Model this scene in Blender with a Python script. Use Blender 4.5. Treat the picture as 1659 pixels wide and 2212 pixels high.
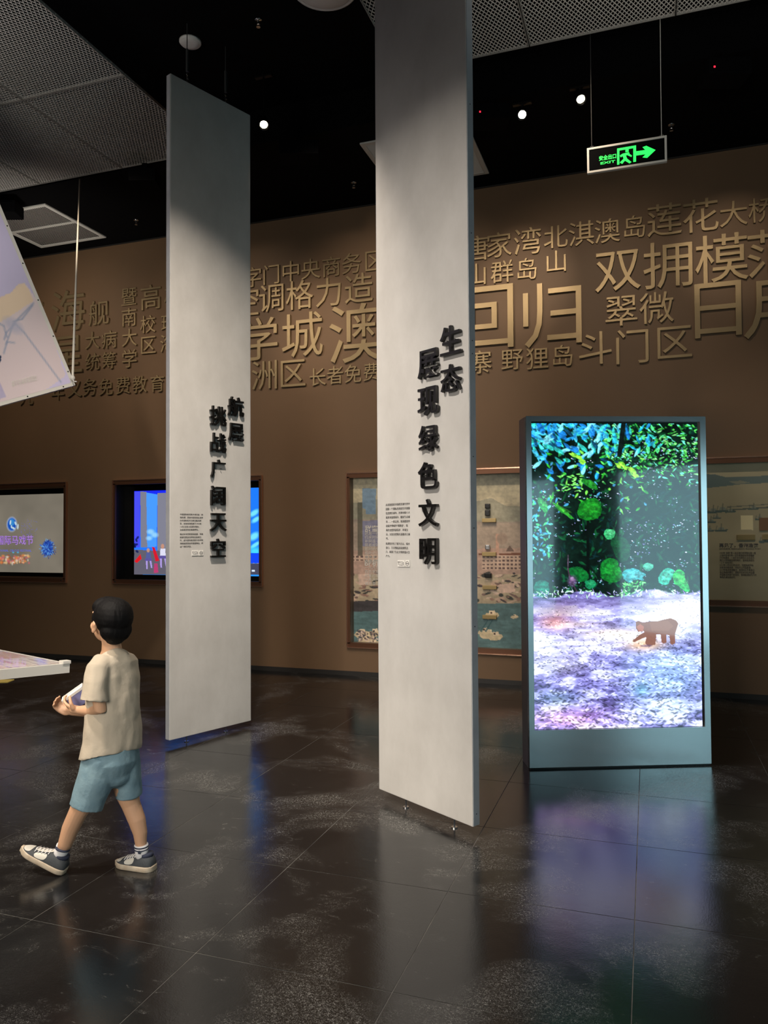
import bpy, bmesh, math, random
import numpy as np
from mathutils import Vector, Matrix
R=math.radians; PI=math.pi
random.seed(7); rng=np.random.default_rng(7)
for o in list(bpy.data.objects): bpy.data.objects.remove(o)
SC=bpy.context.scene; COL=SC.collection

# ---------------------------------------------------------------- camera
W,H,F=1659,2212,1650.0; CX,CY=829.5,1106.0; CH=1.6
ROLL=0.006; PITCH=math.atan(44/F); YAW=R(19.06)
fw=Vector((-math.sin(YAW)*math.cos(PITCH), math.cos(YAW)*math.cos(PITCH), math.sin(PITCH)))
r0=Vector((math.cos(YAW),math.sin(YAW),0)); u0=r0.cross(fw)
CR=math.cos(ROLL)*r0-math.sin(ROLL)*u0; CU=math.sin(ROLL)*r0+math.cos(ROLL)*u0
CC=Vector((0,0,CH))
cd=bpy.data.cameras.new('camera'); cam=bpy.data.objects.new('camera',cd); COL.objects.link(cam)
cd.sensor_fit='VERTICAL'; cd.sensor_height=24; cd.sensor_width=18; cd.lens=F/H*24; cd.clip_start=.05
m=Matrix.Identity(3)
for i in range(3): m[i][0]=CR[i]; m[i][1]=CU[i]; m[i][2]=-fw[i]
cam.matrix_world=Matrix.Translation(CC)@m.to_4x4(); SC.camera=cam
SC.view_settings.view_transform='Standard'; SC.view_settings.look='None'
SC.view_settings.exposure=0.0; SC.view_settings.gamma=1.0; SC.view_settings.use_curve_mapping=False
SC.cycles.max_bounces=7; SC.cycles.diffuse_bounces=4; SC.cycles.glossy_bounces=4
SC.cycles.sample_clamp_indirect=3.0
def ray(x,y): return fw+(x-CX)/F*CR-(y-CY)/F*CU
def onz(x,y,z=0.0): d=ray(x,y); return CC+d*((z-CH)/d.z)      # where that line of sight meets a level plane
def ony(x,y,Y): d=ray(x,y); return CC+d*(Y/d.y)               # where it meets a wall plane
def atd(x,y,t): return CC+ray(x,y)*t                          # at a depth in metres

# ---------------------------------------------------------------- light
wd=bpy.data.worlds.new('world'); SC.world=wd; wd.use_nodes=True
wd.node_tree.nodes['Background'].inputs[0].default_value=(.02,.022,.03,1); wd.node_tree.nodes['Background'].inputs[1].default_value=.3
def area(loc,target,size,power,col,spread=180,sy=None):
    l=bpy.data.lights.new('area_light','AREA'); l.energy=power; l.color=col; l.size=size; l.spread=R(spread)
    if sy: l.shape='RECTANGLE'; l.size_y=sy
    o=bpy.data.objects.new('area_light',l); COL.objects.link(o); o.location=loc
    o.rotation_euler=(Vector(target)-Vector(loc)).to_track_quat('-Z','Y').to_euler(); return o
def spot(loc,target,power,col,angle,blend=.6,rad=.04):
    l=bpy.data.lights.new('spot_light','SPOT'); l.energy=power; l.color=col; l.spot_size=R(angle); l.spot_blend=blend; l.shadow_soft_size=rad
    o=bpy.data.objects.new('spot_light',l); COL.objects.link(o); o.location=loc
    o.rotation_euler=(Vector(target)-Vector(loc)).to_track_quat('-Z','Y').to_euler(); return o
WARM=(1,.80,.60); NEU=(1,.93,.84); COOL=(.62,.85,1)
# wall washers under the mesh ceiling, aimed at the raised lettering
for x,p in ((-7.2,95),(-4.9,115),(-2.7,180),(-.6,90),(1.9,12)):
    spot((x,5.2,5.1),(x+.1,8.0,3.3),p,WARM,74,1.0,.05)
# tight spots that pick out some of the letters
for x,tx,tz,p in ((-3.3,-3.6,3.95,110),(-1.2,-1.2,4.25,100),(.4,.8,4.3,60),(-5.6,-6.0,3.7,25),(1.3,1.1,1.7,30)):
    spot((x,5.4,5.15),(tx,8.0,tz),p,WARM,26,.9,.03)
spot((1.7,5.5,5.1),(1.1,8.0,1.5),75,WARM,44,1.0,.05)
# spots on the two hanging panels
area((-2.9,1.4,5.1),(-1.2,4.15,.35),.16,40,(1,.90,.80),76)
area((-2.1,3.5,5.1),(-3.3,5.25,.6),.16,40,(1,.87,.74),76)
spot((-1.9,5.5,5.1),(-1.7,8.0,1.3),60,WARM,46,1.0,.05)
# soft fill added behind the camera to lift the panels and the boy
area((-1.8,-1.6,2.7),(-2.4,4.6,.7),2.0,34,NEU,70)
# spots on the tilted boards and the boy
spot((-3.6,1.4,5.0),(-5.8,5.0,2.6),260,NEU,50,.8,.08)
spot((-4.6,.8,5.0),(-2.5,3.1,.7),620,(1,.84,.64),30,.8,.05)
# general dim light
area((-3.0,.2,5.15),(-3.0,.6,0),2.0,34,NEU,95)
area((-6.5,3.2,5.15),(-6.5,4.2,0),2.0,22,NEU,160)
# unseen area lights added to brighten the ceiling mesh and left vent
area((-4.3,2.2,4.2),(-4.9,4.3,5.3),1.0,11,NEU,115)
area((-5.9,5.7,3.4),(-6.8,7.3,5.29),.5,7,NEU,80)
area((.3,3.1,3.9),(.4,4.4,5.3),1.0,12,NEU,105)

# ---------------------------------------------------------------- materials
def lin(c): return tuple(((v/255)/12.92 if v/255<=.04045 else ((v/255+.055)/1.055)**2.4) for v in c)
MATS={}
def mat(name,base=(.5,.5,.5),rough=.5,metal=0,emit=None,es=1,spec=.5,coat=0,alpha=1,trans=0,noise=None,bump=None,rvar=None,attr=None):
    if name in MATS: return MATS[name]
    m=bpy.data.materials.new(name); m.use_nodes=True; nt=m.node_tree; b=nt.nodes['Principled BSDF']
    b.inputs['Base Color'].default_value=(*base,1); b.inputs['Roughness'].default_value=rough; b.inputs['Metallic'].default_value=metal
    b.inputs['Specular IOR Level'].default_value=spec; b.inputs['Coat Weight'].default_value=coat; b.inputs['Alpha'].default_value=alpha
    b.inputs['Transmission Weight'].default_value=trans
    if emit is not None:
        b.inputs['Emission Color'].default_value=(*emit,1); b.inputs['Emission Strength'].default_value=es
    tc=nt.nodes.new('ShaderNodeTexCoord')
    def nz(scale,detail=4,rgh=.6,st=(1,1,1),coord='Object'):
        mp=nt.nodes.new('ShaderNodeMapping'); mp.inputs['Scale'].default_value=st; nt.links.new(tc.outputs[coord],mp.inputs[0])
        n=nt.nodes.new('ShaderNodeTexNoise'); n.inputs['Scale'].default_value=scale; n.inputs['Detail'].default_value=detail; n.inputs['Roughness'].default_value=rgh
        nt.links.new(mp.outputs[0],n.inputs['Vector']); return n
    def ramp(src,stops):
        r=nt.nodes.new('ShaderNodeValToRGB'); nt.links.new(src,r.inputs[0]); e=r.color_ramp.elements
        while len(e)<len(stops): e.new(.5)
        for k,(p,c) in enumerate(stops): e[k].position=p; e[k].color=(*c,1) if len(c)==3 else c
        return r
    if attr:
        a=nt.nodes.new('ShaderNodeVertexColor'); a.layer_name='Col'
        nt.links.new(a.outputs[0],b.inputs['Base Color'])
        if attr>0:
            b.inputs['Base Color'].default_value=(0,0,0,1); nt.links.remove(b.inputs['Base Color'].links[0])
            b.inputs['Base Color'].default_value=(.004,.004,.004,1)
            nt.links.new(a.outputs[0],b.inputs['Emission Color']); b.inputs['Emission Strength'].default_value=attr
    if noise:
        sc,c2,st=noise[:3]; n=nz(sc,5,.65,st)
        rp=ramp(n.outputs[0],[(.3,base),(.7,c2)]); nt.links.new(rp.outputs[0],b.inputs['Base Color'])
    if rvar:
        n=nz(rvar[0],4,.6); rp=ramp(n.outputs[0],[(.35,(rvar[1],)*3),(.65,(rvar[2],)*3)]); nt.links.new(rp.outputs[0],b.inputs['Roughness'])
    if bump:
        n=nz(bump[0],5,.6,bump[2] if len(bump)>2 else (1,1,1)); bp=nt.nodes.new('ShaderNodeBump'); bp.inputs['Strength'].default_value=bump[1]; bp.inputs['Distance'].default_value=.01
        nt.links.new(n.outputs[0],bp.inputs['Height']); nt.links.new(bp.outputs[0],b.inputs['Normal'])
    MATS[name]=m; return m
def floor_mat():
    m=bpy.data.materials.new('dark_floor'); m.use_nodes=True; nt=m.node_tree; b=nt.nodes['Principled BSDF']; N=nt.nodes.new; L=nt.links.new
    g=N('ShaderNodeNewGeometry')
    def nz(scale,detail,rgh,st=(1,1,1),dist=0.0):
        mp=N('ShaderNodeMapping'); mp.inputs['Scale'].default_value=st; L(g.outputs['Position'],mp.inputs[0])
        n=N('ShaderNodeTexNoise'); n.inputs['Scale'].default_value=scale; n.inputs['Detail'].default_value=detail; n.inputs['Roughness'].default_value=rgh; n.inputs['Distortion'].default_value=dist
        L(mp.outputs[0],n.inputs['Vector']); return n.outputs[0]
    def ramp(src,stops):
        r=N('ShaderNodeValToRGB'); L(src,r.inputs[0]); e=r.color_ramp.elements
        while len(e)<len(stops): e.new(.5)
        for k,(p,c) in enumerate(stops): e[k].position=p; e[k].color=(*c,1)
        return r.outputs[0]
    def math_(op,a,b_):
        n=N('ShaderNodeMath'); n.operation=op
        for i,v in enumerate((a,b_)):
            if isinstance(v,(int,float)): n.inputs[i].default_value=v
            else: L(v,n.inputs[i])
        return n.outputs[0]
    patch=ramp(nz(1.5,4,.6,(1,1,1),.4),[(.49,(0,0,0)),(.66,(1,1,1))])        # worn areas
    fine=ramp(nz(120,6,.9,(1,1,1),1.5),[(.53,(0,0,0)),(.60,(1,1,1))])                      # speckle of scuffs
    streak=ramp(nz(6,8,.75,(1,2.2,1),1.6),[(.60,(0,0,0)),(.70,(1,1,1))])
    sc=math_('MULTIPLY',patch,fine); s2=math_('MULTIPLY',streak,math_('ADD',math_('MULTIPLY',fine,.7),.1))
    amt=math_('MINIMUM',math_('ADD',math_('MULTIPLY',sc,1.0),math_('MULTIPLY',s2,.8)),1)
    mx=N('ShaderNodeMix'); mx.data_type='RGBA'; L(amt,mx.inputs['Factor'])
    L(ramp(nz(.9,4,.6),[(.3,(.006,.006,.0065)),(.7,(.014,.0135,.0135))]),mx.inputs['A']); mx.inputs['B'].default_value=(.36,.35,.32,1)
    L(mx.outputs['Result'],b.inputs['Base Color'])
    rg=math_('ADD',math_('ADD',math_('MULTIPLY',patch,.10),math_('MULTIPLY',amt,.25)),.13)
    L(rg,b.inputs['Roughness']); b.inputs['Specular IOR Level'].default_value=.62
    bp=N('ShaderNodeBump'); bp.inputs['Strength'].default_value=.10; bp.inputs['Distance'].default_value=.003
    L(math_('ADD',nz(130,5,.65),math_('MULTIPLY',nz(14,3,.5),1.5)),bp.inputs['Height']); L(bp.outputs[0],b.inputs['Normal'])
    return m
M_floor=floor_mat()
M_joint=mat('joint_grout',(.20,.19,.17),.85,noise=(4,(.03,.03,.03),(1,1,1)))
M_wall=mat('brown_wall_paint',(.185,.110,.058),.55,noise=(1.3,(.20,.118,.062),(1,1,1)),bump=(180,.08))
M_dark=mat('black_ceiling_paint',(.0012,.0012,.0016),.9,spec=.1)
M_side=mat('dark_wall_paint',(.05,.04,.035),.7)
M_gold=mat('brushed_gold',(.34,.26,.145),.38,.55,bump=(60,.12,(1,1,6)))
M_slab=mat('grey_panel_paint',(.45,.435,.41),.6,noise=(3.6,(.55,.535,.51),(1,1,.6)),bump=(7,.05))
M_slabedge=mat('grey_panel_edge',(.30,.31,.33),.5,noise=(8,(.36,.37,.39),(1,1,1)))
M_black=mat('black_acrylic',(.006,.0055,.005),.3)
M_ink=mat('printed_ink',(.10,.095,.09),.7)
M_steel=mat('brushed_aluminium',(.74,.74,.74),.20,.9)
M_steelside=mat('aluminium_side',(.30,.29,.30),.4,.7)
M_bronze=mat('bronze_frame',(.20,.095,.055),.38,.7)
M_copper=mat('copper_lip',(.85,.50,.34),.25,.9)
M_white=mat('white_paint',(.72,.70,.66),.5)
M_wmetal=mat('white_metal',(.62,.60,.55),.4)
M_mesh=mat('mesh_wire',(.62,.60,.56),.5,.0)
M_meshframe=mat('mesh_frame',(.25,.24,.22),.6)
M_rope=mat('pale_cable',(.75,.70,.60),.6)
M_wire=mat('dark_wire',(.10,.10,.10),.4,.6)
M_chrome=mat('chrome',(.7,.7,.7),.2,1)
M_lamp=mat('lit_lamp',(1,1,1),.5,emit=(1,.88,.62),es=30)
M_green=mat('lit_green',(0,.1,.02),.5,emit=(.02,1,.10),es=1.6)
M_red=mat('red_led',(.3,0,0),.5,emit=(1,.02,.05),es=2)
M_screenblack=mat('black_bezel',(.004,.004,.004),.25)
M_skin=mat('skin',(.56,.32,.19),.55,bump=(90,.03))
M_hair=mat('black_hair',(.004,.0035,.0035),.6,spec=.12,bump=(140,.35,(1,1,.12)))
M_shirt=mat('beige_cotton',(.43,.365,.28),.85,bump=(14,.45))
M_short=mat('denim',(.13,.22,.27),.85,noise=(11,(.20,.30,.34),(1,1,1)),bump=(20,.5))
M_sock=mat('white_sock',(.68,.66,.66),.8); M_navy=mat('navy_knit',(.02,.025,.05),.8)
M_shoe=mat('charcoal_suede',(.045,.05,.055),.75,bump=(90,.2)); M_cream=mat('cream_rubber',(.55,.47,.36),.6,noise=(30,(.42,.32,.22),(1,1,1)))
M_patch=mat('cream_leather',(.58,.55,.48),.55); M_lav=mat('lavender_plastic',(.20,.21,.42),.3)

# ---------------------------------------------------------------- mesh helpers
class MB:
    def __init__(s): s.v=[]; s.f=[]
    def add(s,v,f,M=None):
        n=len(s.v)
        for p in v: s.v.append(tuple(M@Vector(p)) if M is not None else tuple(p))
        for q in f: s.f.append(tuple(i+n for i in q))
        return s
    def box(s,c,d,M=None,bev=0):
        x,y,z=(k/2 for k in d)
        if bev:
            bm=bmesh.new(); bmesh.ops.create_cube(bm,size=1)
            for v in bm.verts: v.co=Vector((v.co.x*d[0]+c[0],v.co.y*d[1]+c[1],v.co.z*d[2]+c[2]))
            bmesh.ops.bevel(bm,geom=bm.edges[:],offset=bev,segments=2,affect='EDGES',profile=.7)
            bm.verts.index_update(); s.add([v.co.copy() for v in bm.verts],[[v.index for v in f.verts] for f in bm.faces],M); bm.free(); return s
        vv=[(c[0]+a*x,c[1]+b*y,c[2]+e*z) for a in(-1,1) for b in(-1,1) for e in(-1,1)]
        return s.add(vv,[(0,1,3,2),(4,6,7,5),(0,4,5,1),(2,3,7,6),(0,2,6,4),(1,5,7,3)],M)
    def tube(s,pts,rads,seg=12,M=None,cap=True,squash=None):
        pts=[Vector(p) for p in pts]; n=len(s.v); prev=None
        if isinstance(rads,(int,float)): rads=[rads]*len(pts)
        fr=[]
        for i,p in enumerate(pts):
            t=(pts[min(i+1,len(pts)-1)]-pts[max(i-1,0)]).normalized()
            if prev is None:
                a=Vector((0,0,1)) if abs(t.z)<.9 else Vector((1,0,0)); x=t.cross(a).normalized()
            else: x=(prev-t*prev.dot(t)).normalized()
            prev=x; y=t.cross(x); fr.append((x,y,t))
        V=[];Fc=[]
        P=list(pts); Rr=list(rads); Fr=list(fr)
        if cap=='round':
            for e,(i,sg) in enumerate(((0,-1),(len(pts)-1,1))):
                ex=[]
                for a in (45,72):
                    ex.append((pts[i]+fr[i][2]*sg*rads[i]*math.sin(R(a)),rads[i]*math.cos(R(a)),fr[i]))
                if sg<0: ex=ex[::-1]; P=[q[0] for q in ex]+P; Rr=[q[1] for q in ex]+Rr; Fr=[q[2] for q in ex]+Fr
                else: P+= [q[0] for q in ex]; Rr+=[q[1] for q in ex]; Fr+=[q[2] for q in ex]
        for p,r,(x,y,t) in zip(P,Rr,Fr):
            for k in range(seg):
                a=2*PI*k/seg; V.append(p+x*r*math.cos(a)+y*r*math.sin(a))
        for i in range(len(P)-1):
            for k in range(seg):
                a=i*seg+k; b=i*seg+(k+1)%seg; Fc.append((a,b,b+seg,a+seg))
        Fc.append(tuple(range(seg))[::-1]); Fc.append(tuple(range((len(P)-1)*seg,len(P)*seg)))
        return s.add(V,Fc,M)
    def rings(s,rings,M=None,cap=True):
        seg=len(rings[0]); V=[p for r in rings for p in r]; Fc=[]
        for i in range(len(rings)-1):
            for k in range(seg):
                a=i*seg+k; b=i*seg+(k+1)%seg; Fc.append((a,b,b+seg,a+seg))
        if cap: Fc.append(tuple(range(seg))[::-1]); Fc.append(tuple(range((len(rings)-1)*seg,len(rings)*seg)))
        return s.add(V,Fc,M)
    def ell(s,c,r,seg=16,M=None,rot=None):
        V=[];Fc=[]; n=seg//2; rot=rot or Matrix.Identity(3); c=Vector(c)
        V.append(c+rot@Vector((0,0,r[2])))
        for i in range(1,n):
            a=PI*i/n
            for k in range(seg):
                b=2*PI*k/seg; V.append(c+rot@Vector((r[0]*math.sin(a)*math.cos(b),r[1]*math.sin(a)*math.sin(b),r[2]*math.cos(a))))
        V.append(c+rot@Vector((0,0,-r[2]))); last=len(V)-1
        for k in range(seg): Fc.append((0,1+k,1+(k+1)%seg)); Fc.append((last,last-seg+(k+1)%seg,last-seg+k))
        for i in range(n-2):
            for k in range(seg):
                a=1+i*seg+k; b=1+i*seg+(k+1)%seg; Fc.append((a,a+seg,b+seg,b))
        return s.add(V,Fc,M)
    def disc(s,c,r,h,seg=32,M=None,r2=None):
        r2=r if r2 is None else r2
        return s.rings([[Vector((c[0]+q*math.cos(2*PI*k/seg),c[1]+q*math.sin(2*PI*k/seg),c[2]+z)) for k in range(seg)] for q,z in((r,0),(r2,h))],M)
    def prism(s,poly,z0,z1,M=None):
        return s.rings([[Vector((x,y,z0)) for x,y in poly],[Vector((x,y,z1)) for x,y in poly]],M)
    def mesh(s,name):
        me=bpy.data.meshes.new(name); me.from_pydata(s.v,[],s.f); me.update(); return me
    def build(s,name,m,parent=None,smooth=False,fix=True):
        me=s.mesh(name)
        if fix:
            bm=bmesh.new(); bm.from_mesh(me); bmesh.ops.recalc_face_normals(bm,faces=bm.faces[:]); bm.to_mesh(me); bm.free()
        me.materials.append(m)
        if smooth: me.polygons.foreach_set('use_smooth',[True]*len(me.polygons))
        o=bpy.data.objects.new(name,me); COL.objects.link(o)
        if parent: o.parent=parent
        return o
def tag(o,label=None,cat=None,group=None,kind=None):
    if label: o['label']=label
    if cat: o['category']=cat
    if group: o['group']=group
    if kind: o['kind']=kind
    return o
def thing(name,label,cat,loc=(0,0,0),rz=0,group=None):
    o=bpy.data.objects.new(name,None); COL.objects.link(o); o.location=loc; o.rotation_euler=(0,0,rz); o.empty_display_size=.1
    return tag(o,label,cat,group)
def copy_tree(o,parent=None):
    c=o.copy(); COL.objects.link(c); c.parent=parent
    for ch in list(o.children): copy_tree(ch,c)
    return c

# glyphs --------------------------------------------------------------------
GC={}
def glyph(text,offset=0.0,res=3,extrude=0.0,align='LEFT',line=1.0):
    key=(text,offset,res,extrude,align,line)
    if key in GC: return GC[key]
    cu=bpy.data.curves.new('t','FONT'); cu.body=text; cu.size=1; cu.offset=offset; cu.extrude=extrude; cu.resolution_u=res; cu.space_line=line
    cu.align_x=align
    ob=bpy.data.objects.new('t',cu); COL.objects.link(ob)
    dg=bpy.context.evaluated_depsgraph_get(); dg.update()
    me=bpy.data.meshes.new_from_object(ob.evaluated_get(dg))
    bpy.data.objects.remove(ob); bpy.data.curves.remove(cu)
    n=len(me.vertices); co=np.empty(n*3); me.vertices.foreach_get('co',co); co=co.reshape(-1,3)
    GC[key]=(me,co); return GC[key]
def put_glyph(name,text,M,h,mt,parent=None,depth=.02,offset=0.0,fit='max',res=3):
    """raised character: bbox centre at the origin of M, size h, depth along local +z from z=0"""
    me0,co=glyph(text,offset,res,.5)
    me=me0.copy(); me.name=name
    mn=co.min(0); mx=co.max(0); c=(mn+mx)/2; d=mx-mn
    s=h/(max(d[0],d[1]) if fit=='max' else d[1])
    P=np.column_stack([(co[:,0]-c[0])*s,(co[:,1]-c[1])*s,(co[:,2]-mn[2])/max(d[2],1e-6)*depth])
    P=P@np.array(M.to_3x3()).T+np.array(M.translation)
    me.vertices.foreach_set('co',P.ravel().astype(np.float32)); me.update()
    me.materials.clear(); me.materials.append(mt)
    o=bpy.data.objects.new(name,me); COL.objects.link(o)
    if parent: o.parent=parent
    return o
def put_text(name,text,M,width,mt,parent,depth=.0008,line=1.0,height=None,offset=0.0,res=1):
    """flat print: top-left at the origin of M, scaled to width (and height)"""
    me0,co=glyph(text,offset,res,.5,line=line); me=me0.copy(); me.name=name
    mn=co.min(0); mx=co.max(0); d=mx-mn; s=width/d[0]; sy=height/d[1] if height else s
    P=np.column_stack([(co[:,0]-mn[0])*s,(co[:,1]-mx[1])*sy,(co[:,2]-mn[2])/max(d[2],1e-6)*depth])
    P=P@np.array(M.to_3x3()).T+np.array(M.translation)
    me.vertices.foreach_set('co',P.ravel().astype(np.float32)); me.update(); me.materials.clear(); me.materials.append(mt)
    o=bpy.data.objects.new(name,me); COL.objects.link(o); o['kind']='stuff'
    if parent: o.parent=parent
    return o
def frameM(origin,x,y,z):
    M=Matrix.Identity(4)
    for i in range(3): M[i][0]=x[i]; M[i][1]=y[i]; M[i][2]=z[i]; M[i][3]=origin[i]
    return M

# picture prints --------------------------------------------------------------
class Paint:
    def __init__(s,w,h,c=(0,0,0)): s.w=w; s.h=h; s.a=np.empty((h,w,3)); s.a[:]=np.array(c)/255
    def _win(s,x0,y0,x1,y1):
        x0=max(0,int(x0)-1); y0=max(0,int(y0)-1); x1=min(s.w,int(x1)+2); y1=min(s.h,int(y1)+2)
        if x1<=x0 or y1<=y0: return None
        return x0,y0,x1,y1
    def _blend(s,w,mask,c,al):
        x0,y0,x1,y1=w; k=(mask*al)[...,None]; s.a[y0:y1,x0:x1]=s.a[y0:y1,x0:x1]*(1-k)+np.array(c)/255*k
    def ell(s,cx,cy,rx,ry,ang,c,al=1,soft=.25):
        r=max(rx,ry); w=s._win(cx-r,cy-r,cx+r,cy+r)
        if not w: return
        x0,y0,x1,y1=w; X,Y=np.meshgrid(np.arange(x0,x1),np.arange(y0,y1)); X=X-cx; Y=Y-cy
        ca,sa=math.cos(ang),math.sin(ang); u=(X*ca+Y*sa)/rx; v=(-X*sa+Y*ca)/ry
        d=np.sqrt(u*u+v*v); s._blend(w,np.clip((1-d)/soft+.3,0,1)*(d<1.1),c,al)
    def leaf(s,cx,cy,L,wd,ang,c,al=1):
        w=s._win(cx-L,cy-L,cx+L,cy+L)
        if not w: return
        x0,y0,x1,y1=w; X,Y=np.meshgrid(np.arange(x0,x1),np.arange(y0,y1)); X=X-cx; Y=Y-cy
        ca,sa=math.cos(ang),math.sin(ang); u=(X*ca+Y*sa)/L; v=(-X*sa+Y*ca)/wd
        k=np.clip(1-u*u,0,1)*(.75+.5*u)
        s._blend(w,np.clip((k-np.abs(v))*4,0,1),c,al)
        s._blend(w,np.clip((k-np.abs(v-.25))*3,0,1)*(v>0.05),tuple(min(255,q*1.25+12) for q in c),al*.5)
    def poly(s,pts,c,al=1):
        xs=[p[0] for p in pts]; ys=[p[1] for p in pts]; w=s._win(min(xs),min(ys),max(xs),max(ys))
        if not w: return
        x0,y0,x1,y1=w; X,Y=np.meshgrid(np.arange(x0,x1)+.0,np.arange(y0,y1)+.0); ins=np.zeros(X.shape,bool); n=len(pts)
        for i in range(n):
            ax,ay=pts[i]; bx,by=pts[(i+1)%n]
            if ay==by: continue
            t=((ay>Y)!=(by>Y))&(X<(bx-ax)*(Y-ay)/(by-ay)+ax); ins^=t
        s._blend(w,ins.astype(float),c,al)
    def line(s,pts,wd,c,al=1):
        for (ax,ay),(bx,by) in zip(pts,pts[1:]):
            w=s._win(min(ax,bx)-wd,min(ay,by)-wd,max(ax,bx)+wd,max(ay,by)+wd)
            if not w: continue
            x0,y0,x1,y1=w; X,Y=np.meshgrid(np.arange(x0,x1),np.arange(y0,y1)); dx,dy=bx-ax,by-ay; L=dx*dx+dy*dy+1e-9
            t=np.clip(((X-ax)*dx+(Y-ay)*dy)/L,0,1); d=np.hypot(X-ax-t*dx,Y-ay-t*dy); s._blend(w,np.clip(wd/2+.5-d,0,1),c,al)
    def noise(s,sx,sy,seed=0):
        g=np.random.default_rng(seed); nx=int(s.w/sx)+3; ny=int(s.h/sy)+3; a=g.random((ny,nx))
        x=np.arange(s.w)/sx; y=np.arange(s.h)/sy; xi=x.astype(int); yi=y.astype(int); fx=x-xi; fy=y-yi; fx=fx*fx*(3-2*fx); fy=fy*fy*(3-2*fy)
        A=a[yi][:,xi]; B=a[yi][:,xi+1]; C=a[yi+1][:,xi]; D=a[yi+1][:,xi+1]
        return (A*(1-fx)+B*fx)*(1-fy[:,None])+(C*(1-fx)+D*fx)*fy[:,None]
    def fbm(s,sx,sy,seed=0,oc=3):
        r=0; amp=1; t=0
        for k in range(oc): r=r+amp*s.noise(max(sx/2**k,1.01),max(sy/2**k,1.01),seed+k); t+=amp; amp*=.6
        return r/t
    def obj(s,name,M,w,h,mt,parent=None):
        """flat print of w x h metres, top-left at the origin of M (local x right, y up)"""
        nx,ny=s.w,s.h
        X,Y=np.meshgrid(np.linspace(0,w,nx),-np.linspace(0,h,ny)); P=np.column_stack([X.ravel(),Y.ravel(),np.zeros(nx*ny)])
        P=P@np.array(M.to_3x3()).T+np.array(M.translation)
        me=bpy.data.meshes.new(name); me.vertices.add(nx*ny); me.vertices.foreach_set('co',P.ravel().astype(np.float32))
        i=np.arange((ny-1)*(nx-1)); r=i//(nx-1); c=i%(nx-1); a=r*nx+c
        q=np.column_stack([a,a+nx,a+nx+1,a+1]).ravel().astype(np.int32)
        me.loops.add(len(q)); me.loops.foreach_set('vertex_index',q); me.polygons.add(len(i)); me.polygons.foreach_set('loop_start',np.arange(0,len(q),4,dtype=np.int32))
        me.update(calc_edges=True)
        ca=me.color_attributes.new('Col','FLOAT_COLOR','POINT'); A=np.clip(s.a,0,1); L=np.where(A<=.04045,A/12.92,((A+.055)/1.055)**2.4).reshape(-1,3)
        ca.data.foreach_set('color',np.column_stack([L,np.ones(len(L))]).ravel().astype(np.float32))
        me.materials.append(mt); o=bpy.data.objects.new(name,me); COL.objects.link(o)
        if parent: o.parent=parent
        return o

# ================================================================ structure
YW=8.0; ZC=5.29
XL,XR,YB=-10.5,4.6,-6.0; ZT=5.62
# floor: base slab, recessed joints, one object per tile where the camera can tell them apart
fl=MB().box(((XL+XR)/2,(YB+YW)/2,-.0515),(XR-XL+.2,YW-YB+.2,.10)).build('floor',M_joint); tag(fl,kind='structure')
PX,PY=.79,.785; tx0=-.075; ty0=2.56
tm=MB().box((0,0,-.001),(PX-.004,PY-.004,.002)).mesh('tile'); tm.materials.append(M_floor)
outer=MB()
for i in range(-14,7):
    for j in range(-12,8):
        x0=tx0+i*PX; y0=ty0+j*PY; x1=x0+PX; y1=y0+PY
        if x1<XL or x0>XR or y1<YB or y0>YW: continue
        cxx,cyy=(x0+x1)/2,(y0+y1)/2; d=(Vector((cxx,cyy,0))-CC); dep=d.dot(fw); inview=dep>1.2 and abs(d.dot(CR)/dep)<.5*W/F+.5/dep
        if inview and y0>=.2:
            a,b,c,e=max(x0,XL)+.0013,min(x1,XR)-.0013,y0+.0013,min(y1,YW-.01)-.0013
            if b-a>PX-.01 and e-c>PY-.01:
                o=bpy.data.objects.new('tile',tm); COL.objects.link(o); o.location=(cxx,cyy,0)
            else: o=MB().box(((a+b)/2,(c+e)/2,-.001),(b-a,e-c,.002)).build('tile',M_floor)
            o.parent=fl
        else:
            a,b,c,e=max(x0,XL)+.002,min(x1,XR)-.002,max(y0,YB)+.002,min(y1,YW-.01)-.002
            if b-a>.02 and e-c>.02: outer.box(((a+b)/2,(c+e)/2,-.001),(b-a,e-c,.002))
o=outer.build('outer_tiles',M_floor,fl); o['kind']='stuff'
# back wall with recessed openings for the cases
OPEN=[(-10.2,-7.13,1.02,2.23),(-6.34,-4.30,1.02,2.23),(-3.17,-.10,.36,2.225),(.20,3.30,.92,2.255)]
wm=MB(); xs=[XL]; 
for a,b,c,e in OPEN: xs+=[a,b]
xs.append(XR)
def wb(x0,x1,z0,z1): wm.box(((x0+x1)/2,YW+.20,(z0+z1)/2),(x1-x0,.40,z1-z0))
for k in range(0,len(xs),2): wb(xs[k],xs[k+1],.05,ZT)
for a,b,c,e in OPEN: wb(a,b,.05,c); wb(a,b,e,ZT)
wl=wm.build('wall_back',M_wall); tag(wl,kind='structure')
o=MB().box(((XL+XR)/2,YW+.45,ZT/2),(XR-XL,.1,ZT)).build('wall_back_core',M_dark,wl)
M_skirt=mat('dark_skirting',(.03,.028,.026),.45)
o=MB().box(((XL+XR)/2,YW+.012,.025),(XR-XL,.03,.05)).build('baseboard_back',M_skirt); tag(o,kind='structure')
for n,c,d in (('wall_left',(XL-.1,(YB+YW)/2,ZT/2),(.2,YW-YB,ZT)),('wall_right',(XR+.1,(YB+YW)/2,ZT/2),(.2,YW-YB,ZT)),('wall_front',((XL+XR)/2,YB-.1,ZT/2),(XR-XL,.2,ZT))):
    tag(MB().box(c,d).build(n,M_side),kind='structure')
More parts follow.
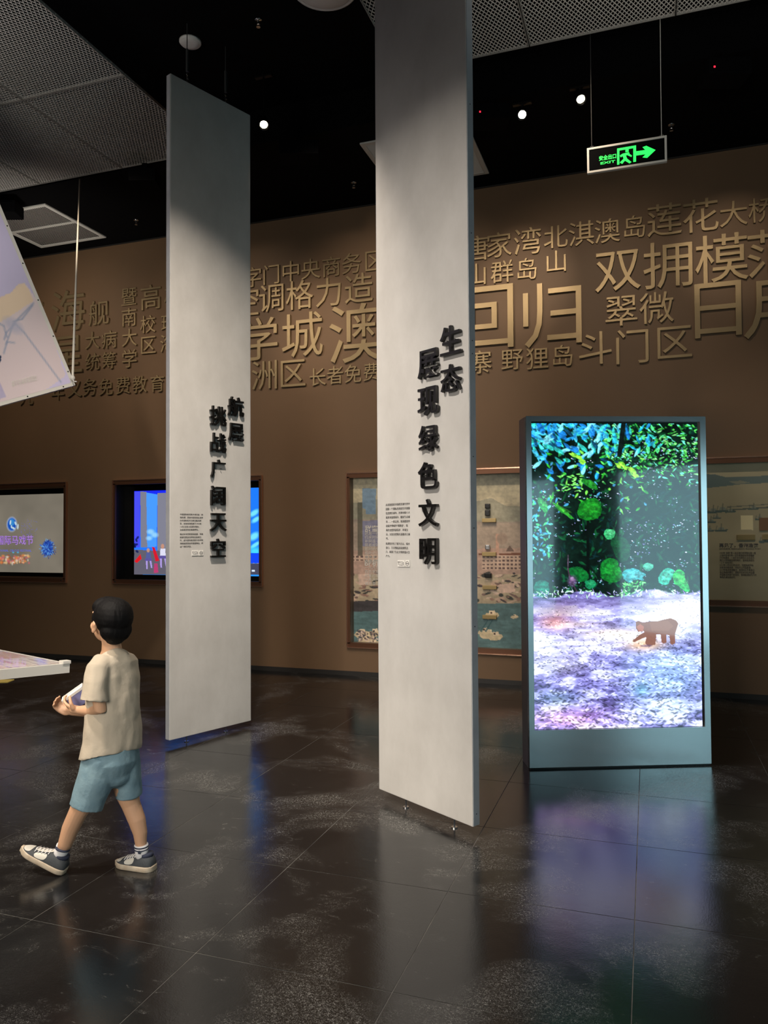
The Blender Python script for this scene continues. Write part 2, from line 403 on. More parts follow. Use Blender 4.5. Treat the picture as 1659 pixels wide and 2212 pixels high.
ce=MB().box(((XL+XR)/2,(YB+YW)/2,ZT+.1),(XR-XL+.4,YW-YB+.8,.2)).build('ceiling',M_dark); tag(ce,kind='structure')
so=MB().box(((XL+XR)/2,(6.38+YW)/2,(ZC+ZT)/2),(XR-XL,YW-6.38,ZT-ZC)).build('soffit',M_dark,ce)
tag(MB().box(((XL+XR)/2,YW-.008,ZC-.006),(XR-XL,.016,.012)).build('trim_1',M_skirt),kind='structure')

# mesh ceiling panels: each a frame with woven wires
def mesh_panel(x0,x1,y0,y1,label,pitch=.027):
    t=thing('ceiling_mesh_panel',label,'ceiling panel',((x0+x1)/2,(y0+y1)/2,ZC),0,'woven wire ceiling panels')
    w,d=(x1-x0)/2-.004,(y1-y0)/2-.004
    fr=MB()
    for a in(-1,1): fr.box((a*(w-.003),0,.012),(.006,2*d,.024)); fr.box((0,a*(d-.003),.012),(2*w-.012,.006,.024))
    fr.build('panel_frame',M_meshframe,t)
    wr=MB(); r=.0023
    for sgn in(1,-1):
        ang=R(60)*sgn; dx,dy=math.cos(ang),math.sin(ang); nx,ny=-dy,dx; ext=abs(nx)*w+abs(ny)*d; k=-ext
        while k<ext:
            # clip the line p = n*k + t*dir to the panel
            px,py=nx*k,ny*k; lo,hi=-9,9
            for p_,q_,l_ in((px,dx,w),(py,dy,d)):
                a,b=(-l_-p_)/q_,(l_-p_)/q_
                if a>b: a,b=b,a
                lo=max(lo,a); hi=min(hi,b)
            if hi-lo>.02:
                a=Vector((px+dx*lo,py+dy*lo,.012+.002*sgn)); b=Vector((px+dx*hi,py+dy*hi,.012+.002*sgn)); n_=Vector((nx,ny,0))*r; u_=Vector((0,0,r))
                wr.add([a-n_-u_,a+n_-u_,a+n_+u_,a-n_+u_,b-n_-u_,b+n_-u_,b+n_+u_,b-n_+u_],[(0,4,5,1),(1,5,6,2),(2,6,7,3),(3,7,4,0)])
            k+=pitch
    o=wr.build('wire_mesh',M_mesh,t,fix=False); o['kind']='stuff'
    return t
names=['first','second','third','fourth','fifth','sixth']
# left field: right edge X=-3.93, near-wall edge Y=6.35 ; right field: left edge X=-1.84, near-wall edge Y=5.78
for i in range(4):
    for j in range(3):
        x1=-3.93-1.04*i; y1=6.35-1.30*j
        if (i,j) in((0,2),): pass
        mesh_panel(x1-1.04,x1,y1-1.30,y1,'grey woven wire ceiling panel on the left side, %s from the dark gap, %s row from the lettered wall'%(names[i],names[j]))
for i in range(4):
    for j in range(2):
        x0=-1.84+1.04*i; y1=5.78-1.30*j
        mesh_panel(x0,x0+1.04,y1-1.30,y1,'grey woven wire ceiling panel on the right side, %s from the dark gap, %s row from the lettered wall'%(names[i],names[j]))

# air vents in the soffit
def vent(x0,x1,y0,y1,label,split,along):
    t=thing('air_vent',label,'vent',((x0+x1)/2,(y0+y1)/2,ZC)); w,d=(x1-x0)/2,(y1-y0)/2
    f=MB(); b=.045
    for a in(-1,1): f.box((a*(w-b/2),0,-.008),(b,2*d,.016),bev=.003); f.box((0,a*(d-b/2),-.008),(2*w-2*b,b,.016),bev=.003)
    if split: f.box((0,0,-.008),(2*w-2*b,.03,.016))
    f.build('vent_frame',M_wmetal,t)
    MB().box((0,0,-.001),(2*w-.05,2*d-.05,.002)).build('backing',M_dark,t)
    n=34; L=(w if along=='x' else d)-b
    for k in range(n):
        s=-L+(k+.5)*2*L/n; m_=MB()
        if along=='x':
            Mx=Matrix.Translation((s,0,-.008))@Matrix.Rotation(R(22),4,'Y'); m_.box((0,0,0),(.021,2*(d-b),.002),Mx)
        else:
            Mx=Matrix.Translation((0,s,-.008))@Matrix.Rotation(R(-22),4,'X'); m_.box((0,0,0),(2*(w-b),.021,.002),Mx)
        m_.build('louvre',M_wmetal,t)
vent(-7.31,-6.30,6.73,7.75,'square pale metal air vent at upper left, split in two by a crossbar',True,'x')
vent(-2.53,-1.49,6.68,7.68,'square pale metal air vent mostly hidden behind the tall centre panel',False,'y')

# ceiling speakers / discs
def disc_at(px,py,r,label,name,cat,dome):
    p=onz(px,py,ZT); t=thing(name,label,cat,(p.x,p.y,ZT))
    m_=MB(); prof=[(r,0),(r,-.012),(r*.93,-.02),(r*.90,-.014)] if dome else [(r,0),(r,-.012),(r*.9,-.022)]
    m_.rings([[Vector((q*math.cos(2*PI*k/48),q*math.sin(2*PI*k/48),z)) for k in range(48)] for q,z in prof]).build('rim',M_white,t,True)
    d2=MB(); prof=[(r*.90,-.012),(r*.8,-.03 if dome else -.026),(r*.45,-.05 if dome else -.03),(r*.05,-.055 if dome else -.031)]
    d2.rings([[Vector((q*math.cos(2*PI*k/48),q*math.sin(2*PI*k/48),z)) for k in range(48)] for q,z in prof]).build('cover',M_white,t,True)
disc_at(411,89,.088,'small round white ceiling disc above the left hanging panel','ceiling_disc','ceiling disc',False)
disc_at(701,-28,.245,'large round white ceiling lamp cut by the top edge of the photo','ceiling_lamp','lamp',True)

# sprinklers
def sprinkler(p,label):
    t=thing('sprinkler',label,'sprinkler',p,0,'ceiling sprinklers')
    MB().disc((0,0,-.006),.028,.006,20).build('escutcheon',M_chrome,t,True)
    b=MB().tube([(0,0,-.006),(0,0,-.035)],.008,8); b.tube([(-.012,0,-.035),(-.012,0,-.055)],.002,6); b.tube([(.012,0,-.035),(.012,0,-.055)],.002,6); b.box((0,0,-.035),(.03,.006,.004)); b.build('sprinkler_body',M_chrome,t)
    MB().disc((0,0,-.058),.016,.002,14).build('deflector',M_chrome,t)
sprinkler(onz(558,43,ZT),'small chrome sprinkler on the black ceiling near the large white lamp')
sprinkler(onz(764,394,ZC),'small chrome sprinkler just left of the tall centre panel')
sprinkler(onz(294,475,ZC),'small chrome sprinkler right of the split air vent')
sprinkler(onz(1450,269,ZC),'small chrome sprinkler just above the exit sign')

# spotlights
def spotlight(px,py,label,lit,aim):
    p=onz(px,py,ZC-.13); t=thing('spotlight',label,'spotlight',p,0,'black track spotlights'); d=(Vector(aim)-p).normalized()
    q=d.to_track_quat('Z','Y').to_matrix().to_4x4()
    b=MB(); b.rings([[Vector((r_*math.cos(2*PI*k/20),r_*math.sin(2*PI*k/20),z)) for k in range(20)] for r_,z in((.02,-.13),(.038,-.12),(.042,-.02),(.045,0.01),(.039,.01),(.036,-.01))],q); b.build('lamp_housing',M_black,t,True)
    MB().disc((0,0,-.014),.033,.004,20,q).build('lens',M_lamp,t)
    MB().tube([(0,0,0)+d*-.06 if False else Vector(d)*-.06,Vector(d)*-.06+Vector((0,0,.02)),(-d.x*.06,-d.y*.06,(ZT if p.y<6.38 else ZC)-p.z)],.008,8).build('stem',M_black,t)
    MB().box((-d.x*.06,-d.y*.06,(ZT if p.y<6.38 else ZC)-p.z-.008),(.16,.035,.016)).build('track_adapter',M_black,t)
spotlight(1128,248,'brightest lit spotlight right of the tall centre panel',1,(-.35,1.5,1.2))
spotlight(1255,215,'lit spotlight nearest the exit sign hanging cable',1,(.9,2.6,0.4))
spotlight(570,270,'lit spotlight beside the left hanging panel top',1,(-.9,2.2,.3))

# black ceiling projectors
def projector(px0,px1,py,label,led,plane=ZC):
    a=onz(px0,py,plane-.12); b=onz(px1,py,plane-.12); w=(b-a).length; c=(a+b)/2; rz=math.atan2((b-a).y,(b-a).x)
    t=thing('ceiling_speaker_box',label,'ceiling box',(c.x,c.y,plane),rz,'black boxes on the black ceiling')
    MB().box((0,0,-.15),(w,.22,.13),bev=.01).build('housing',M_dark,t)
    MB().box((0,0,-.045),(.05,.05,.09)).build('bracket',M_dark,t)
    MB().box((0,-.112,-.15),(w*.8,.004,.09)).build('grille',M_dark,t)
    if led: MB().box((-w*.38,-.116,-.17),(.012,.006,.012)).build('status_light',M_red,t)
projector(1518,1610,150,'black box with red light at upper right behind the exit sign cable',True)
projector(1024,1098,245,'black box with red light beside the tall centre panel',True)
projector(605,690,322,'black box right of the left hanging panel, near its lit spotlight',False)
projector(285,342,380,'black box left of the left hanging panel under the wire mesh edge',False)
projector(-20,42,448,'black box overlapping the split air vent at far left',False)

# ================================================================ raised wall lettering
PIN=dict(zip('珠海舰星大病统筹暨南学高校区九年义务免费教育字门中央商空调格力造城澳洲长者唐家湾北淇岛莲花桥山群双拥模范回归翠微日月寨野狸斗','zhu hai jian xing da bing tong chou ji nan xue gao xiao qu jiu nian yi wu mian fei jiao yu zi men zhong yang shang kong tiao ge li zao cheng ao zhou chang zhe tang jia wan bei qi dao lian hua qiao shan qun shuang yong mo fan hui gui cui wei ri yue zhai ye li dou'.split()))
WTXT=[ # char, px centre x, y, height, row description
('珠',66,683,86,'far left, mostly behind the tilted board'),('海',150,672,88,'large, crossed by the thin white cable'),('舰',216,677,53,'right of the white cable'),
('星',147,767,82,'large, beside the tilted board corner'),
('大',202,736,37,'before 病, right of the cable'),('病',238,734,38,'over the 筹'),('统',202,782,37,'under the small 大 and before 筹'),('筹',238,779,37,'after 统'),
('暨',281,642,38,'top of the vertical column 暨南大学'),('南',281,686,39,'second of the vertical column 暨南大学'),('大',282,730,38,'third of the vertical column 暨南大学'),('学',282,775,39,'bottom of the vertical column 暨南大学'),
('高',328,643,53,'beside the left hanging panel'),('校',380,637,53,'after 高, cut by the left hanging panel'),('校',322,701,38,'directly under 高'),('珠',367,698,38,'small, cut by the left hanging panel'),
('区',323,746,37,'small, directly under 校 left of the hanging panel'),('海',365,742,38,'small, cut by the left hanging panel'),
('九',60,858,36,'lowest row, under the tilted board'),('年',127,846,36,'in the lowest row before 义务'),
('义',163,840,37,'in the lowest row right of the board corner'),('务',196,837,37,'in the lowest row before 免费教育'),('免',231,836,36,'in the lowest row before 费教育'),('费',268,833,37,'in the lowest row before 教育'),('教',304,831,37,'in the lowest row before 育'),('育',342,829,36,'last of the lowest row'),
('字',548,600,43,'top row, cut by the left hanging panel'),('门',588,594,42,'top row between 字 and 中'),('中',630,587,44,'top row before 央'),('央',673,582,44,'top row before 商务区'),('商',717,577,43,'top row before 务区'),('务',761,570,44,'top row before the big 区'),('区',811,564,43,'top row, cut by the tall centre panel'),
('空',534,652,62,'cut by the left hanging panel, before 调'),('调',588,645,59,'bright, before 格力造'),('格',649,638,64,'bright, before 力造'),('力',711,632,62,'between 格 and 造'),('造',777,623,64,'next to the tall centre panel'),
('学',562,733,92,'large, cut by the left hanging panel, before 城'),('城',655,724,96,'large, between 学 and 澳'),('澳',773,720,128,'largest, cut by the tall centre panel'),
('洲',573,811,62,'bottom row before 区, right of the left hanging panel'),('区',635,807,58,'bottom row after 洲'),('长',688,815,38,'first of the bottom words 长者免费'),('者',725,811,38,'second of the bottom words 长者免费'),('免',764,808,38,'third of the bottom words 长者免费'),('费',804,804,38,'last of the bottom words 长者免费, cut by the panel'),
('唐',1029,538,54,'top row, cut by the tall centre panel'),('家',1079,530,54,'top row before 湾'),('湾',1140,522,58,'top row after 唐家'),('北',1201,513,50,'top row, above the lone 山'),('淇',1256,506,52,'top row before 澳岛'),('澳',1312,500,52,'top row before the faint 岛'),('岛',1371,491,48,'faint, top row before 莲花'),('莲',1435,476,69,'top row before 花'),('花',1513,467,71,'top row after 莲'),('大',1584,463,54,'top row before 桥'),('桥',1646,455,54,'top row at the right edge'),
('山',1030,594,46,'cut by the tall centre panel, before 群岛'),('群',1085,588,48,'second row before 岛'),('岛',1139,582,46,'second row between 群 and 山'),('山',1202,566,46,'bright, second row at the end of 群岛'),
('双',1334,587,93,'large, first of 双拥模范'),('拥',1442,573,100,'large, second of 双拥模范'),('模',1558,559,104,'large, third of 双拥模范'),('范',1670,547,102,'large, cut by the right edge'),
('回',1045,688,135,'huge, cut by the tall centre panel'),('归',1193,680,138,'huge, complete, after 回'),('翠',1342,673,65,'above 门, before 微'),('微',1418,666,69,'after 翠'),('日',1550,670,118,'huge, before 月 at the right'),('月',1668,668,124,'huge, cut by the right edge'),
('寨',1038,783,50,'bottom row, cut by the tall centre panel'),('野',1107,778,46,'bottom row, first of 野狸岛'),('狸',1161,775,47,'bottom row, second of 野狸岛'),('岛',1216,769,46,'bottom row, last of 野狸岛'),('斗',1286,753,70,'bottom row, first of 斗门区'),('门',1366,749,74,'bottom row, second of 斗门区'),('区',1457,740,69,'bottom row, last of 斗门区')]
for ch,px,py,h,desc in WTXT:
    c=ony(px,py,YW); z1=ony(px,py-h/2,YW).z; z0=ony(px,py+h/2,YW).z; hh=z1-z0
    M=frameM((c.x,YW-.001,c.z),(1,0,0),(0,0,1),(0,-1,0))
    t=.018+.012*min(1,hh/.5)
    o=put_glyph('raised_letter',ch,M,hh,M_gold,None,t,0.0,'y' if ch in '日月归回山学门' else 'max')
    tag(o,'gold wall character %s (%s), %s'%(ch,PIN[ch],desc),'wall letter','gold raised characters on the brown wall')

# ================================================================ cases in the wall
XV,ZV,NY=(1,0,0),(0,0,1),(0,-1,0)
def case_frame(t,a,b,c,e,depth=.05,w=.055,mt=None):
    """bronze frame round the opening, parent-local coordinates are world minus t"""
    o=t.location; f=MB(); l=MB()
    y0=YW-.028
    def bar(x0,x1,z0,z1,y,yy,m_): m_.box(((x0+x1)/2-o.x,(y+yy)/2-o.y,(z0+z1)/2-o.z),(x1-x0,yy-y,z1-z0))
    bar(a-w+.03,b+w-.03,e-.012,e+w-.018,y0,YW+.0,f); bar(a-w+.03,b+w-.03,c-w+.018,c+.012,y0,YW,f)
    bar(a-w+.03,a+.006,c,e,y0,YW,f); bar(b-.006,b+w-.03,c,e,y0,YW,f)
    f.build('case_frame',mt or M_bronze,t)
    bar(a-w+.022,b+w-.022,e+w-.018,e+w-.006,y0-.008,YW,l); bar(a-w+.022,b+w-.022,c-w+.006,c-w+.018,y0-.008,YW,l)
    bar(a-w+.018,a-w+.03,c-w+.018,e+w-.018,y0-.006,YW,l); bar(b+w-.03,b+w-.018,c-w+.018,e+w-.018,y0-.006,YW,l)
    l.build('frame_lip',M_copper,t)
    li=MB(); y2=YW+depth
    for x in(a,b): li.box((x+(.004 if x==a else -.004)-o.x,(YW+y2)/2-o.y,(c+e)/2-o.z),(.008,y2-YW,e-c))
    for z in(c,e): li.box(((a+b)/2-o.x,(YW+y2)/2-o.y,z+(.004 if z==c else -.004)-o.z),(b-a-.016,y2-YW,.008))
    return li
def rel(t,x,y,z): return (x-t.location.x,y-t.location.y,z-t.location.z)
TVX=lambda px,py,Y=YW: ony(px,py,Y)
M_tv1=mat('screen_circus',(0,0,0),.12,attr=.75,spec=.6); M_tv2=mat('screen_stage',(0,0,0),.12,attr=1.1,spec=.6)
M_print=mat('photo_print',(.5,.5,.5),.45,attr=-1)
# --- first screen (far left)
a,b,c,e=OPEN[0]
t=thing('screen_case','bronze framed screen case at far left showing a blue circle logo','screen',((a+b)/2,YW,c))
case_frame(t,a,b,c,e,.10).build('recess_lining',M_black,t)
w_,h_=b-a-.016,1.04; zt=2.135
p=Paint(460,156,(136,128,114)); K=460/w_
def c1(px,py):
    q=ony(px,py,YW+.09); return ((q.x-(a+.008))*K,(zt-q.z)*K)
n=p.fbm(80,60,3); p.a*= (.86+.28*n)[...,None]
def e1(px,py,rx,ry,ang,col,al=1,soft=.3):
    x,y=c1(px,py); k=K*8.0/1650/1.0; p.ell(x,y,rx*.74*1.05,ry*.74,ang,col,al,soft)
e1(25,1132,18,21,0,(190,205,240)); e1(25,1132,15,18,0,(30,90,200)); e1(25,1128,9,10,0,(70,170,240),.8)
for q in((22,1128,3,7,.2),(28,1140,7,3,.4),(33,1130,3,6,-.5),(38,1137,2.5,8,.1),(24,1137,2,5,0)): e1(*q,(215,240,250))
for k in range(60): e1(rng.uniform(45,82),rng.uniform(1122,1155),1.2,.8,rng.uniform(0,3),(120,120,220),.8)
e1(102,1183,19,22,.2,(40,80,190),.9)
for k in range(150):
    an=rng.uniform(0,6.28); r_=rng.uniform(2,18); e1(102+r_*math.cos(an),1184+1.15*r_*math.sin(an),3,.9,an,[(120,190,250),(20,50,150),(60,120,230)][k%3],.9)
for k in range(300):
    e1(rng.uniform(-180,62),rng.uniform(1198,1216),rng.uniform(2,7),rng.uniform(2,6),0,[(250,150,80),(255,210,150),(220,110,120),(180,90,60),(255,235,215)][k%5],.8,1.0)
for px in (28,38): e1(px,1192,4,2.5,0,(90,200,255),.9,1)
p.obj('screen_picture',frameM(rel(t,a+.008,YW+.09,zt),XV,ZV,NY),w_,h_,M_tv1,t)
M_pur=mat('purple_glow',(.2,.1,.3),.4,emit=lin((190,150,225)),es=.75); M_blu=mat('blue_glow',(.1,.1,.4),.4,emit=lin((95,110,220)),es=.8); M_grn0=mat('deep_purple',(.2,.1,.3),.4,emit=lin((110,70,170)),es=.75)
q=ony(-46,1157,YW+.088); wq=ony(72,1157,YW+.088).x-q.x
for mt_,of,dy in((M_grn0,.03,.0),(M_pur,.0,-.002)):
    put_text('screen_title','国国际马戏节' if False else '中国国际马戏节',frameM(rel(t,ony(72,1157,YW+.088).x-.86,YW+.088+dy,q.z),XV,ZV,NY),.86,mt_,t,.001,height=.125,offset=of,res=2)
put_text('screen_subtitle','CHINA INTERNATIONAL CIRCUS FESTIVAL',frameM(rel(t,ony(68,1186,YW+.088).x-.92,YW+.087,ony(68,1187,YW+.088).z),XV,ZV,NY),.92,M_blu,t,.001,height=.03)
MB().box(rel(t,b-.035,YW-.029,c-.012),(.018,.004,.018)).build('screw',M_chrome,t)
# --- second screen
a,b,c,e=OPEN[1]
t=thing('screen_case','bronze framed screen case with blue stage show, behind the left hanging panel','screen',((a+b)/2,YW,c))
case_frame(t,a,b,c,e,.16).build('recess_lining',M_black,t)
MB().box(rel(t,(a+b)/2,YW+.158,(c+e)/2),(b-a-.016,.004,e-c-.016)).build('case_back',M_screenblack,t)
x0=-6.13-.05; x1=b-.03; zt=2.145; zb=1.085; w_=x1-x0; h_=zt-zb; p=Paint(360,206,(20,30,225)); K=360/w_
def c2(px,py): q=ony(px,py,YW+.15); return ((q.x-x0)*K,(zt-q.z)*K)
def P2(pts,col,al=1): p.poly([c2(*q) for q in pts],col,al)
g=np.linspace(0,1,206)[:,None,None]; p.a[:]=np.array((25,40,235))/255*(1-g)+np.array((40,150,255))/255*g
P2([(284,1062),(302,1062),(302,1182),(284,1182)],(70,75,235)); P2([(303,1062),(316,1062),(318,1182),(304,1182)],(120,122,140))
P2([(340,1065),(360,1065),(360,1190),(340,1190)],(125,125,140)); P2([(316,1064),(340,1068),(338,1180),(318,1182)],(70,150,245))
for q in((325,1148,12,7),(334,1155,12,7),(322,1162,10,6)): x,y=c2(q[0],q[1]); p.ell(x,y,q[2],q[3],0,(160,215,255),.8,.8)
P2([(283,1186),(362,1190),(362,1240),(283,1240)],(95,92,105)); P2([(281,1150),(290,1195),(288,1215),(281,1240)],(8,12,40))
for k in range(14): x,y=c2(rng.uniform(282,300),rng.uniform(1160,1200)); p.ell(x,y,3,5,rng.uniform(0,3),(10,20,80),.8)
def perf(px,py,body,s=1):
    P2([(px-4*s,py),(px+5*s,py),(px+6*s,py+14*s),(px-5*s,py+14*s)],body); x,y=c2(px,py-4*s); p.ell(x,y,4.5*s,5.5*s,0,(190,140,120))
    P2([(px-7*s,py+13*s),(px+8*s,py+13*s),(px+7*s,py+19*s),(px-7*s,py+19*s)],(90,80,150)); P2([(px-5*s,py+19*s),(px-1*s,py+19*s),(px-1*s,py+36*s),(px-4*s,py+36*s)],(170,150,220)); P2([(px+3*s,py+19*s),(px+7*s,py+19*s),(px+9*s,py+34*s),(px+6*s,py+34*s)],(170,150,220))
perf(320,1192,(80,90,150)); perf(351,1184,(215,215,235),1.15); P2([(290,1212),(303,1196),(306,1206),(296,1215)],(215,25,35)); P2([(328,1180),(334,1182),(344,1210),(336,1212)],(205,25,45)); P2([(333,1216),(340,1216),(342,1236),(332,1236)],(180,60,110))
for k in range(400,560,30): perf(k,1190,(200,180,220) if k%60 else (150,60,90),1.0)
P2([(520,1055),(560,1052),(560,1212),(520,1216)],(30,120,250))
for q in((548,1108,16,7),(552,1122,14,6),(548,1158,16,9),(551,1176,18,5)): x,y=c2(q[0],q[1]); p.ell(x,y,q[2],q[3],-.5,(130,240,255),.85,.7)
x,y=c2(550,1190); p.ell(x,y,20,12,0,(80,235,255),.8,1); P2([(536,1194),(560,1194),(560,1215),(536,1215)],(20,70,240)); P2([(536,1216),(560,1216),(560,1240),(536,1240)],(70,70,90))
P2([(543,1230),(550,1230),(550,1234),(543,1234)],(220,235,255))
p.obj('screen_picture',frameM(rel(t,x0,YW+.15,zt),XV,ZV,NY),w_,h_,M_tv2,t)
MB().box(rel(t,a+.012,YW-.029,c-.018),(.018,.004,.018)).build('screw',M_chrome,t)

# --- harbour mural case (behind the tall centre panel)
a,b,c,e=OPEN[2]
t=thing('mural_case','bronze framed display case with an old harbour photo, between centre panel and screen kiosk','display case',((a+b)/2,YW,c))
case_frame(t,a,b,c,e,.09).build('recess_lining',mat('case_lining',(.16,.12,.085),.5),t)
x0=a+.008; zt=e-.008; w_=b-a-.016; h_=e-c-.016; S=150; p=Paint(int(w_*S),int(h_*S),(196,186,158)); K=p.w/w_; YM=YW+.085
def c3(px,py): q=ony(px,py,YM); return ((q.x-x0)*K,(zt-q.z)*K)
def P3(pts,col,al=1): p.poly([c3(*q) for q in pts],col,al)
hh=np.linspace(0,1,p.h)[:,None,None]; sky=np.array((204,196,168)); 
p.a[:]=(sky*(1-hh)+np.array((170,150,125))*hh)/255; nn=p.fbm(60,20,5,4); p.a*=(.88+.24*nn)[...,None]
P3([(700,1090),(772,1085),(830,1075),(1035,1082),(1060,1075),(1090,1092),(1300,1100),(1300,1130),(700,1130)],(150,150,135),.8)
P3([(700,1120),(1300,1130),(1300,1190),(700,1190)],(168,150,140),.7)
P3([(700,1190),(1300,1180),(1300,1240),(700,1240)],(190,160,145))
def bldg(x0_,x1_,y0_,y1_,rows,cols):
    P3([(x0_,y0_),(x1_,y0_),(x1_,y1_),(x0_,y1_)],(214,186,166))
    for r_ in range(rows):
        yy=y0_+(y1_-y0_)*(r_+.35)/rows
        for k in range(cols):
            xx=x0_+(x1_-x0_)*(k+.2)/cols; P3([(xx,yy),(xx+(x1_-x0_)/cols*.6,yy),(xx+(x1_-x0_)/cols*.6,yy+(y1_-y0_)/rows*.42),(xx,yy+(y1_-y0_)/rows*.42)],(105,82,80))
bldg(1040,1230,1198,1230,4,22); bldg(700,930,1198,1212,2,24); P3([(1033,1195),(1230,1192),(1230,1199),(1033,1199)],(130,85,65))
P3([(1070,1153),(1077,1153),(1077,1198),(1070,1198)],(200,160,140)); x,y=c3(1084,1163); p.ell(x,y,9,10,0,(165,145,130)); P3([(1092,1190),(1100,1177),(1110,1190)],(120,100,90))
for k in range(420):
    px=rng.uniform(700,1350); py=rng.uniform(1236,1300); x,y=c3(px,py); col=[(205,175,155),(120,95,90),(225,200,180),(60,55,60),(160,125,110),(45,50,48)][k%6]
    p.ell(x,y,rng.uniform(2,9),rng.uniform(1,3),rng.uniform(-.5,.5),col,.9)
P3([(1075,1262),(1110,1258),(1112,1278),(1080,1280)],(220,190,172)); P3([(773,1240),(800,1238),(802,1262),(776,1262)],(214,186,170))
P3([(700,1306),(1300,1300),(1300,1420),(700,1420)],(92,122,124)); P3([(700,1300),(815,1296),(900,1300),(900,1316),(700,1322)],(70,66,68))
wv=p.fbm(30,6,9,3); msk=np.zeros((p.h,p.w),bool); yy0=int(c3(900,1300)[1]); msk[yy0:]=True; p.a[msk]*=(.8+.4*wv[msk])[:,None]
def boat(px,py,s,col=(214,196,160)):
    P3([(px-16*s,py),(px-10*s,py-7*s),(px+14*s,py-8*s),(px+18*s,py-2*s),(px+10*s,py+5*s),(px-8*s,py+6*s)],col); P3([(px-4*s,py-12*s),(px+8*s,py-13*s),(px+10*s,py-5*s),(px-4*s,py-4*s)],(235,215,185)); P3([(px-2*s,py-10*s),(px+2*s,py-10*s),(px+2*s,py-6*s),(px-2*s,py-6*s)],(90,70,60))
for q in((1060,1330,1.0),(1052,1372,1.1),(1068,1376,1.0),(1045,1366,.9),(780,1370,1),(795,1376,1),(808,1368,.9),(788,1385,.9),(806,1390,.8),(1110,1332,.5),(870,1366,1),(930,1380,1)): boat(*q)
P3([(1036,1362),(1052,1338),(1054,1338),(1040,1364)],(50,90,95),.7); P3([(1046,1362),(1062,1338),(1064,1338),(1050,1364)],(50,90,95),.7)
for k in range(60):
    x,y=c3(rng.uniform(772,815),rng.uniform(1360,1392)); p.ell(x,y,rng.uniform(1,4),1.5,rng.uniform(-1,1),[(225,205,190),(60,60,70),(150,130,125)][k%3],.9)
# blue notice board printed in the picture on the left
P3([(783,1055),(812,1055),(812,1110),(790,1110),(790,1100),(783,1097)],(118,152,185),.85); P3([(783,1125),(830,1122),(830,1180),(783,1180)],(110,122,175),.6)
P3([(772,1085),(783,1085),(783,1200),(772,1200)],(70,72,60),.6)
tx_=p.fbm(4,4,93,2); p.a*=(.92+.2*tx_)[...,None]; tx_=p.fbm(18,9,97,3); p.a*=(.95+.14*tx_)[...,None]
p.obj('harbour_picture',frameM(rel(t,x0,YM,zt),XV,ZV,NY),w_,h_,M_print,t)
M_wtext=mat('white_print',(.75,.72,.66),.6); M_brass=mat('brass_label',(.42,.31,.14),.35,.6)
q=ony(788,1135,YM-.004); put_text('case_title','甜蜜的事业',frameM(rel(t,*q),XV,ZV,NY),.40,M_wtext,t,.001,offset=.015,res=2)
q=ony(788,1148,YM-.004); put_text('case_text','\n'.join(['这是一段关于老香洲的记忆渔船','归来时码头上的人们忙着卸货和','补网孩子们在岸边奔跑嬉戏海风','带着咸味吹过红砖的老屋和街巷','那时的生活简单而甜蜜人们守望','相助把日子过得热热闹闹如今的','城市早已换了模样高楼与大桥在','海湾边升起而记忆仍留在照片里']),frameM(rel(t,*q),XV,ZV,NY),.62,M_wtext,t,.001)
q=ony(788,1208,YM-.004); put_text('case_title','BP机大哥大',frameM(rel(t,*q),XV,ZV,NY),.42,M_wtext,t,.001,offset=.015,res=2)
q=ony(788,1222,YM-.004); put_text('case_text','\n'.join(['一九九零年前后寻呼机走进寻常','百姓家腰间别着的小小机器成为','时髦的象征大哥大更是身份标志','一声声呼叫连接起改革开放前沿','城市里忙碌的人们']),frameM(rel(t,*q),XV,ZV,NY),.62,M_wtext,t,.001)
# small shelves with brass labels and little exhibits
ex=[(1053,1098,'pager',(.03,.03,.03)),(1054,1112,'radio',(.05,.05,.04)),(1053,1243,'old_telephone',(.03,.04,.02))]
for k,(px,py) in enumerate([(1056,1124),(1056,1197),(1057,1269),(1057,1333)]):
    q=ony(px,py,YM-.03); MB().box(rel(t,q.x,YM-.016,q.z),(.15,.030,.042),bev=.003).build('label_plate',M_brass,t)
for px,py,w2,h2 in((1053,1093,.055,.05),(1053,1108,.055,.06),(1054,1243,.075,.05),(1053,1182,.05,.05)):
    q=ony(px,py,YM-.03); g_=MB().box(rel(t,q.x,YM-.022,q.z),(w2,.035,h2),bev=.008); g_.box(rel(t,q.x,YM-.043,q.z+.008),(w2*.6,.008,h2*.3)); g_.build('small_exhibit',M_black if py!=1182 else M_chrome,t)  # the chrome one stands in for a lamp reflection
# spot added in front of the case for the glow on the mural
q=ony(1056,1166,YM-.05)
spot((q.x+.05,YW-.45,2.6),(q.x,YM,1.45),22,WARM,38,.8,.02)

# --- second mural case at right
a,b,c,e=OPEN[3]
t=thing('mural_case','bronze framed display case with pale sea picture and text, right of the screen kiosk','display case',((a+b)/2,YW,c))
case_frame(t,a,b,c,e,.05).build('recess_lining',mat('case_lining2',(.16,.12,.085),.5),t)
x0=a+.008; zt=e-.008; w_=b-a-.016; h_=e-c-.016; S=170; p=Paint(int(w_*S),int(h_*S),(205,198,165)); K=p.w/w_; YM=YW+.045
def c3(px,py): q=ony(px,py,YM); return ((q.x-x0)*K,(zt-q.z)*K)
nn=p.fbm(90,40,15,3); hh=np.linspace(0,1,p.h)[:,None]; p.a[:]=(np.array((206,196,160))/255*(1-hh[...,None]*.22)); p.a*=(.93+.14*nn)[...,None]
P3([(1400,1030),(1527,1024),(1545,1025),(1570,1031),(1600,1030),(1659,1027),(1760,1024),(1900,1030),(1900,1040),(1659,1043),(1600,1046),(1575,1049),(1527,1054),(1400,1062)],(124,142,138)); P3([(1575,1040),(1600,1038),(1620,1042),(1590,1046)],(190,184,155),.7)
